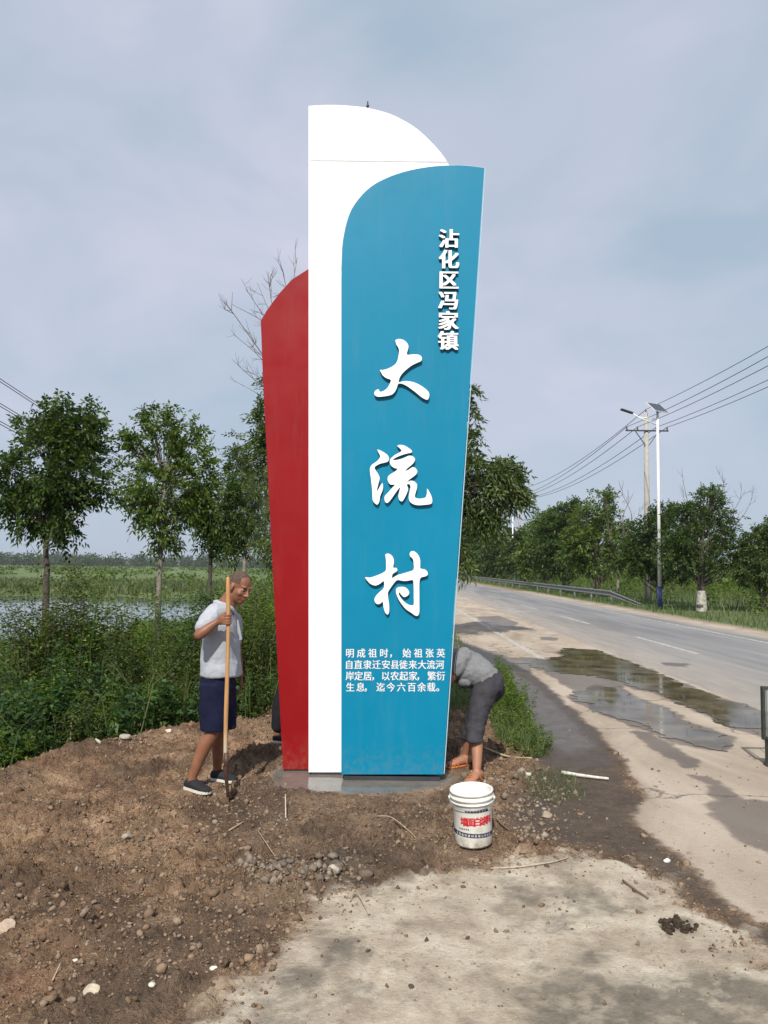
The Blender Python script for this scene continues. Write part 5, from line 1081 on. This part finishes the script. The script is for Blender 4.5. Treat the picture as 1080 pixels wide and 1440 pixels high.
def mudpts(n_, lo, hi, dens_=None):
    q = rng.uniform(lo, hi, (n_ * 4, 2)); m_ = gattr(mudamp, q[:, 0], q[:, 1]) * (sdist(q[:, 0], q[:, 1], EDGE) < .35)
    cl_ = fbm(q[:, 0], q[:, 1], 1.6, 4, 44); w_ = m_ * sstep(.38, .62, cl_ if dens_ is None else cl_ + dens_); q = q[rng.uniform(size=len(q)) < w_ + .12 * (m_ > .3)]; return q[:n_]
NF = (-3.8, 2.2), (2.3, 9.3)
q = mudpts(11000, *NF); rocks('soil_clods', q[:, 0], q[:, 1], np.clip(rng.lognormal(math.log(.0085), .50, len(q)), .004, .030), mClod, 1, .42, label='brown clods of dug soil strewn over the mound', cat='soil', kind='stuff')
q = mudpts(10000, *NF); rocks('soil_crumbs', q[:, 0], q[:, 1], np.clip(rng.lognormal(math.log(.0055), .4, len(q)), .003, .014), mClod, 1, .2, label='small crumbs of loose soil', cat='soil', kind='stuff')
q = mudpts(900, *NF); rocks('pebbles', q[:, 0], q[:, 1], np.clip(rng.lognormal(math.log(.008), .45, len(q)), .004, .022), mPeb, 1, .3, label='pale pebbles and rubble scattered over the soil', cat='pebbles', kind='stuff')
HEAP = gpoly([(330, 1215), (420, 1205), (520, 1210), (530, 1235), (480, 1260), (420, 1270), (360, 1265), (325, 1245)])
_c = [G(u_, v_) for u_, v_ in ((360, 1225), (390, 1230), (415, 1240), (450, 1238), (470, 1225), (385, 1250), (430, 1222))]; _k = rng.integers(0, 7, 520); q = np.array([(_c[i].x, _c[i].y) for i in _k]) + rng.normal(size=(520, 2)) * np.array([.11, .08]); rocks('soil_heap_clods', q[:, 0], q[:, 1], np.clip(rng.lognormal(math.log(.012), .5, len(q)), .005, .042), clodmat('grey_clod', [(.14, .11, .085), (.20, .165, .13), (.27, .225, .18)]), 1, .35, label='low heap of greyish clods in front of the sign', cat='soil', kind='stuff')
q = np.concatenate([scatter(gpoly([(390, 1440), (380, 1330), (520, 1260), (800, 1210), (900, 1230), (1080, 1380), (1080, 1440)]), 420), scatter(gpoly([(900, 1080), (1080, 1060), (1080, 1320), (920, 1200)]), 200)]); rocks('grit', q[:, 0], q[:, 1], np.clip(rng.lognormal(math.log(.0036), .6, len(q)), .0018, .014), clodmat('grit', [(.09, .07, .05), (.18, .14, .105), (.30, .25, .2), (.24, .2, .15)]), 1, .3, label='grit and crumbs of mud on the pale concrete', cat='grit', kind='stuff')
q = rng.uniform((-2.5, 2.2), (1.9, 5.2), (24000, 2)); _d = sdist(q[:, 0], q[:, 1], PATH); q = q[(_d > -.05) & (rng.uniform(size=len(q)) < np.exp(-np.maximum(_d, 0) / .10) * .8)][:3000]; rocks('edge_crumbs', q[:, 0], q[:, 1], np.clip(rng.lognormal(math.log(.0050), .5, len(q)), .0025, .018), mClod, 1, .4, label='crumbled soil spilling over the rim of the pale concrete', cat='soil', kind='stuff')
q = scatter(gpoly([(928, 1302), (965, 1298), (985, 1312), (960, 1325), (930, 1318)]), 60); rocks('mud_lump', q[:, 0], q[:, 1], rng.uniform(.006, .020, len(q)), clodmat('wet_mud', [(.035, .026, .018), (.07, .05, .036)]), 1, .3, label='dark lump of crumbled mud on the pale concrete at lower right', cat='mud')
q = scatter(gpoly([(640, 1095), (740, 1085), (800, 1110), (790, 1160), (740, 1190), (700, 1180), (700, 1120)]), 520); q = q + rng.normal(size=q.shape) * .09; rocks('rubble', q[:, 0], q[:, 1], np.clip(rng.lognormal(math.log(.0085), .55, len(q)), .004, .035), mPeb, 1, .42, label='broken pale rubble and clods right of the bucket', cat='rubble', kind='stuff')
def stone(label, u, v, size, col, flat=.7, seed=1):
    p = G(u, v); z0 = hz(p.x, p.y)[0]; r = np.random.default_rng(seed); bm = bmesh.new(); bmesh.ops.create_icosphere(bm, subdivisions=3, radius=1)
    pl = r.normal(size=(9, 3)); pl /= np.linalg.norm(pl, axis=1, keepdims=True); of = r.uniform(.55, .85, 9)
    for vv in bm.verts:
        c_ = np.array(vv.co)
        for n3, o3 in zip(pl, of):
            d = c_ @ n3
            if d > o3: c_ = c_ - n3 * (d - o3) * .9
        c_ = c_ * np.array([1, .75, flat]) * size; vv.co = c_ + np.array([p.x, p.y, z0 + size * flat * .45])
    o = obj('stone', bm, simple('stone_' + str(seed), col, .85, .2, 40, .4, 90, dirt=(.2, .15, .1), dirtscale=25)); return tag(o, label, 'stone')
for i, a in enumerate([('white stone near the bank edge, left of the man with the shovel', 135, 1062, .045, (.48, .44, .37)), ('pale pinkish stone on the soil at the far left edge of the photo', 10, 1308, .055, (.38, .29, .22)),
    ('larger off white stone nearest the bottom left corner', 131, 1388, .042, (.44, .38, .29)), ('small round white stone low on the left soil', 105, 1352, .016, (.6, .57, .5)), ('white chip of stone just right of the off white stone', 214, 1384, .016, (.7, .66, .58)),
    ('white angular chip near where soil meets pale concrete', 300, 1358, .020, (.66, .62, .52)), ('flat grey stone lying on the heap of greyish clods', 470, 1236, .040, (.36, .32, .26)), ('rounded grey lump beside the flat stone on the heap', 427, 1238, .030, (.33, .30, .26)),
    ('grey brown stone in the middle of the soil, left of the heap', 178, 1176, .040, (.30, .25, .20)), ('pale stone at the edge of the bank behind the white stone', 175, 1055, .055, (.36, .33, .29)), ('white chip of stone on soil right of the bending man', 742, 1092, .030, (.60, .55, .48)),
    ('pinkish flat stone beside the bank, nearest the man with the shovel', 236, 1042, .035, (.60, .52, .44)), ('brown rock among rubble right of the bucket', 768, 1150, .045, (.30, .24, .18)), ('white scrap of stone on the pale dirt beyond the concrete', 938, 1211, .022, (.72, .72, .70)),
    ('dark round pebble on the pale concrete near the bottom centre', 578, 1398, .014, (.06, .045, .04))]): stone(*a, seed=100 + i)
def stick(label, pts, r_, col, name='stick', cat_='stick', lift=.012):
    pp_ = []
    for q in pts:
        p = G(q[0], q[1]); z = hz(p.x, p.y)[0] + lift + (q[2] if len(q) > 2 else 0); pp_.append((p.x, p.y, z))
    sm = smoothline(pp_, 4); n_ = len(sm); bm = bmesh.new(); tube(bm, [Vector(a) for a in sm], [r_ * (1 - .45 * i / n_) for i in range(n_)], 7)
    return tag(obj(name, bm, simple(name + '_' + str(pts[0][0]), col, .8, .25, 40, .4, 60), None, True), label, cat_)
straw = (.33, .26, .17); dk = (.16, .11, .075)
stick('white painted wooden stick lying on the grey mud', [(790, 1089), (825, 1095), (856, 1099)], .017, (.55, .52, .46), lift=.02)
stick('long thin pole lying behind the bending man towards the weeds', [(682, 1058), (715, 1066), (748, 1075)], .013, (.34, .27, .17), lift=.03)
stick('thin forked straw stem on the soil at far left', [(16, 1130), (70, 1122), (128, 1127)], .004, straw)
stick('pale curved root on the dark soil in the centre', [(236, 1198), (262, 1199), (290, 1194)], .0045, straw)
stick('short pale stem left of the wet cement, standing up from soil', [(404, 1154, 0), (402, 1145, .01), (401, 1135, .10)], .005, (.55, .48, .36))
stick('short pale twig lying below the shovel', [(322, 1163), (343, 1155)], .006, straw)
stick('thin brown twig left of centre on the soil', [(160, 1225, 0), (166, 1202, .05)], .0035, dk)
stick('bent twig below the wet cement, right of centre', [(530, 1163), (550, 1166), (575, 1178), (585, 1182)], .004, straw)
stick('fine root crossing the soil below the shovel', [(362, 1170, 0), (374, 1200, .02), (392, 1208, 0), (408, 1215, 0)], .003, straw)
stick('thin twig on the boundary of soil and pale concrete', [(490, 1278, .02), (500, 1272, .04), (518, 1295, 0)], .004, straw)
stick('long dry stalk lying right of the bucket along the concrete edge', [(690, 1225), (730, 1228), (775, 1222), (800, 1214)], .005, (.40, .33, .25))
stick('dark twig on the pale concrete at right', [(876, 1248), (895, 1262), (912, 1272)], .006, dk)
stick('straight dead stem standing in the bank bushes', [(98, 1058, .0), (99, 1045, .35)], .006, (.45, .40, .28))
stick('short straw stalk near the off white stone', [(74, 1375, 0), (85, 1362, .02)], .004, straw)
stick('thin black stick right of the bucket among rubble', [(692, 1162, .02), (720, 1175, .01), (755, 1186, 0)], .004, dk)

# ------------------------------------------------------------------ road furniture
mConc = simple('pole_concrete', (.36, .34, .31), .9, .12, 6, .3, 40, dirt=(.2, .18, .16)); mPoleW = simple('lamp_white', (.74, .74, .74), .4, .05); mBlueB = simple('blue_band', (.05, .09, .25), .6); mPanelB = simple('solar_cell', (.035, .040, .055), .25, .2)
mGr = simple('guardrail_steel', (.20, .205, .20), .6, .25, 6, .2, 30, .3); mIns = simple('insulator', (.06, .04, .04), .4); mWire = simple('wire', (.04, .04, .045), .6)
def lamp_at(x, y, H_, label):
    z0 = hz(x, y)[0]; t = empty('solar_street_lamp', (x, y, z0), label, 'street lamp', 'solar street lamps across the road')
    b_ = Vector((x, y, z0)); top = b_ + Vector((0, 0, H_)); bm = bmesh.new(); tube(bm, [b_ + Vector((0, 0, 1.1)), top], [.095, .06], 12); obj('pole', bm, mPoleW, t, True)
    bm = bmesh.new(); tube(bm, [b_ - Vector((0, 0, .1)), b_ + Vector((0, 0, 1.1))], [.12, .12], 12); tube(bm, [b_ + Vector((0, 0, 1.1)), b_ + Vector((0, 0, 1.14))], [.14, .14], 12); obj('blue_base', bm, mBlueB, t, True)
    bm = bmesh.new(); a = top + Vector((0, 0, -.75)); tube(bm, [a, a + Vector((-.9, 0, .35)), a + Vector((-1.35, 0, .62))], [.035, .03, .03], 8); tube(bm, [a + Vector((0, 0, .3)), a + Vector((-1.0, 0, .42))], .02, 6); obj('arm', bm, mPoleW, t, True)
    bm = bmesh.new(); e_ = a + Vector((-1.35, 0, .62)); box(bm, (-.62, -.13, -.03), (.05, .13, .05), .02, Matrix.Translation(e_) @ Matrix.Rotation(math.radians(18), 4, 'Y')); obj('lamp_head', bm, mDark, t)
    bm = bmesh.new(); MM = Matrix.Translation(top + Vector((0, 0, .18))) @ Matrix.Rotation(math.radians(28), 4, 'Z') @ Matrix.Rotation(math.radians(42), 4, 'X'); box(bm, (-.50, -.42, -.02), (.50, .42, .02), .008, MM); p = obj('solar_panel', bm, mPoleW, t)
    bm = bmesh.new()
    for ix in range(4):
        for iy in range(3): box(bm, (-.47 + ix * .237, -.395 + iy * .265, -.026), (-.47 + ix * .237 + .225, -.395 + iy * .265 + .252, .026), 0, MM)
    obj('cell', bm, mPanelB, p); return t
pl_ = G(928, 849); lamp_at(pl_.x, pl_.y, P(932, 578, pl_.y).z - hz(pl_.x, pl_.y)[0], 'near white solar street lamp with blue base among the trees')
pf_ = P(721, 812, 98); lamp_at(pf_.x, 98, P(723, 722, 98).z - hz(pf_.x, 98)[0], 'far white solar street lamp, partly behind drooping leaves')
def pole_at(x, y, H_, label):
    z0 = hz(x, y)[0]; t = empty('power_pole', (x, y, z0), label, 'power pole', 'concrete poles of the power line'); b_ = Vector((x, y, z0)); bm = bmesh.new(); tube(bm, [b_ - Vector((0, 0, .2)), b_ + Vector((0, 0, H_))], [.23, .14], 14); obj('shaft', bm, mConc, t, True)
    for dz_, wd_ in ((-1.25, 1.40),):
        bm = bmesh.new(); box(bm, (x - wd_, y - .2, z0 + H_ + dz_ - .04), (x + wd_, y - .13, z0 + H_ + dz_ + .05)); obj('crossarm', bm, mDark, t)
        for sgn in (-1, 1):
            bm = bmesh.new(); tube(bm, [(x + sgn * .75, y - .165, z0 + H_ + dz_ - .05), (x + sgn * .12, y - .16, z0 + H_ + dz_ - .95)], .03, 6); obj('brace', bm, mDark, t)
        for dx in (-1.32, -.62, .62, 1.32): bm = bmesh.new(); lathe(bm, [(.02, 0), (.055, .04), (.03, .07), (.06, .11), (.03, .15), (.045, .20), (.01, .23)], 10, (x + dx, y - .165, z0 + H_ + dz_ + .05), True, True); obj('insulator', bm, mIns, t, True)
    bm = bmesh.new(); lathe(bm, [(.02, 0), (.055, .04), (.03, .08), (.05, .14), (.01, .2)], 10, (x, y, z0 + H_), True, True); obj('insulator', bm, mIns, t, True); return (x, y, z0 + H_)
pA = P(911, 800, 50); pB = P(731, 800, 100); pC = P(650, 800, 152)
tA = pole_at(pA.x, 50, P(911, 580, 50).z - hz(pA.x, 50)[0], 'near concrete power pole with crossarm behind the street lamp'); tB = pole_at(pB.x, 100, P(731, 690, 100).z - hz(pB.x, 100)[0], 'far concrete power pole beside the distant street lamp'); tC = pole_at(pC.x + 2.5, 152, 11, 'farthest power pole, hidden behind the sign and tree')
tO = (pA.x - .4, 2.0, tA[2] + .8)
zO = hz(tO[0], 2.0)[0]; pole_at(tO[0], 2.0, tO[2] - zO, 'power pole beside the camera, outside the photo to the right')
def wire(a, b_, sag, r_, label, gp):
    a, b_ = npv(a), npv(b_); t = np.linspace(0, 1, 24)[:, None]; pts = a + (b_ - a) * t; pts[:, 2] -= (4 * sag * t * (1 - t))[:, 0]; V, Fc = nptube(pts, [r_] * 24, 5); tag(mesh_np('power_line', V, Fc, mWire), label, 'power line', gp)
nm = {-1.32: 'leftmost', -.62: 'second from left', 0: 'topmost', .62: 'second from right', 1.32: 'rightmost'}
for (q0, q1, sg, ds, rr) in ((tO, tA, .9, 'span of power line from near pole to right edge', .017), (tA, tB, .9, 'span of power line between near and far pole', .022), (tB, tC, .6, 'span of power line beyond the far pole', .028)):
    for dx, nmx in nm.items():
        zz = .2 if dx == 0 else -1.0; wire((q0[0] + dx, q0[1] - .165 * (dx != 0), q0[2] + zz), (q1[0] + dx, q1[1] - .165 * (dx != 0), q1[2] + zz), sg, rr, nmx + ' ' + ds, 'wires of the power line')
# low-voltage line on the left
eL = P(400, 756, 62); nL = P(-330, 305, 16); zL = hz(eL.x, 62)[0]
for nme, xx, yy, zt in (('thin left-hand utility pole in the scrub far behind the red panel', eL.x, 62, eL.z + .6), ('left-hand utility pole outside the photo to the left', nL.x, 16, nL.z + .6)):
    z0 = hz(xx, yy)[0]; t = empty('utility_pole', (xx, yy, z0), nme, 'utility pole'); bm = bmesh.new(); tube(bm, [(xx, yy, z0 - .2), (xx, yy, zt)], [.14, .09], 10); obj('shaft', bm, mConc, t, True); bm = bmesh.new(); box(bm, (xx - .6, yy - .14, zt - .7), (xx + .6, yy - .08, zt - .6)); obj('crossarm', bm, mDark, t)
for k_, (dz_, dxx) in enumerate(((0, 0), (-.10, .0), (-.84, .0), (-.94, .0), (-1.45, .0), (-1.55, .0))):
    wire((nL.x + dxx, 16, nL.z + dz_), (eL.x + dxx, 62, eL.z + dz_ * .6), .9, .013, ['highest', 'second highest', 'third highest', 'fourth highest', 'second lowest', 'lowest'][k_] + ' wire of the bundle behind the leftmost sapling', 'wires at the left edge')
# guardrail across the road
t = empty('guardrail', (12.3, 38, hz(12.3, 38)[0]), 'long galvanised guardrail along the far side of the road', 'guardrail')
zg = hz(12.3, 60)[0]
prof = [(0, -.155), (-.035, -.12), (-.035, -.085), (0, -.045), (.03, 0), (0, .045), (-.035, .085), (-.035, .12), (0, .155)]
def railseg(y0, y1, zz0, zz1, xo=0.0):
    bm = bmesh.new(); a = [bm.verts.new((12.2 + px_, y0, zg + zz0 + pz)) for px_, pz in prof]; b_ = [bm.verts.new((12.2 + px_ + xo, y1, zg + zz1 + pz * (1 if zz1 > .3 else .6))) for px_, pz in prof]
    for i in range(len(prof) - 1): bm.faces.new((a[i], b_[i], b_[i + 1], a[i + 1]))
    return obj('rail', bm, mGr, t)
railseg(41.5, 37.6, .56, .12, .35)
for i in range(30): railseg(41.5 + i * 4 + .004, 45.5 + i * 4, .56, .56)
for i in range(30):
    bm = bmesh.new(); yy = 41.8 + i * 4; tube(bm, [(12.35, yy, zg - .2), (12.35, yy, zg + .70)], .06, 8); box(bm, (12.23, yy - .05, zg + .52), (12.35, yy + .05, zg + .72)); obj('post', bm, mGr, t)
# dark metal barrow frame cut by the right edge of the photo
mOl = simple('olive_paint', (.035, .045, .035), .5, .3, 20, .2, 60, dirt=(.12, .10, .07)); pF = G(1078, 1076); YF = pF.y; xf = P(1071, 1000, YF).x
t = empty('metal_cart', (xf + .5, YF + .3, 0), 'dark green metal cart with open framed side, cut off by the right edge', 'cart')
zt_, zb_ = P(1071, 965, YF).z, P(1071, 1040, YF).z
bm = bmesh.new(); fr = .028
box(bm, (xf, YF - .02, zb_), (xf + fr, YF + .02, zt_), .004); box(bm, (xf + .9, YF - .02, zb_), (xf + .9 + fr, YF + .02, zt_), .004); box(bm, (xf + fr, YF - .02, zt_ - fr), (xf + .9, YF + .018, zt_), .004); box(bm, (xf + fr, YF - .02, zb_), (xf + .9, YF + .018, zb_ + fr), .004); obj('side_frame', bm, mOl, t)
for k_ in range(7): bm = bmesh.new(); tube(bm, [(xf + .05 + k_ * .13, YF, zb_ + .01), (xf + .045 + k_ * .13, YF, zt_ - .01)], .006, 6); obj('bar', bm, mGalv, t)
bm = bmesh.new(); box(bm, (xf + .02, YF - .75, zb_ + .0), (xf + .91, YF - .02, zb_ + .02)); obj('tray', bm, mOl, t)
bm = bmesh.new(); box(bm, (xf + .03, YF - .75, zb_ + .02), (xf + .90, YF - .73, zt_ - .02)); obj('back_board', bm, mOl, t)
for dx in (.02, .84):
    for dy in (-.06, -.74): bm = bmesh.new(); box(bm, (xf + dx, YF + dy, .02), (xf + dx + .06, YF + dy + .06, zb_), .004); box(bm, (xf + dx - .012, YF + dy - .012, 0), (xf + dx + .072, YF + dy + .072, .03), .006); obj('leg', bm, mOl, t)

# ------------------------------------------------------------------ thin summer haze
bm = bmesh.new(); box(bm, (-2600, -80, -3.4), (2600, 4200, 18))
hz_ = D.materials.new('haze_air'); hz_.use_nodes = True; hz_.node_tree.nodes.clear()
_o = hz_.node_tree.nodes.new('ShaderNodeOutputMaterial'); _v = hz_.node_tree.nodes.new('ShaderNodeVolumePrincipled')
_v.inputs['Color'].default_value = (.93, .95, 1, 1); _v.inputs['Density'].default_value = .0002; _v.inputs['Anisotropy'].default_value = .2
hz_.node_tree.links.new(_v.outputs[0], _o.inputs['Volume']); tag(obj('haze', bm, hz_), kind='stuff')
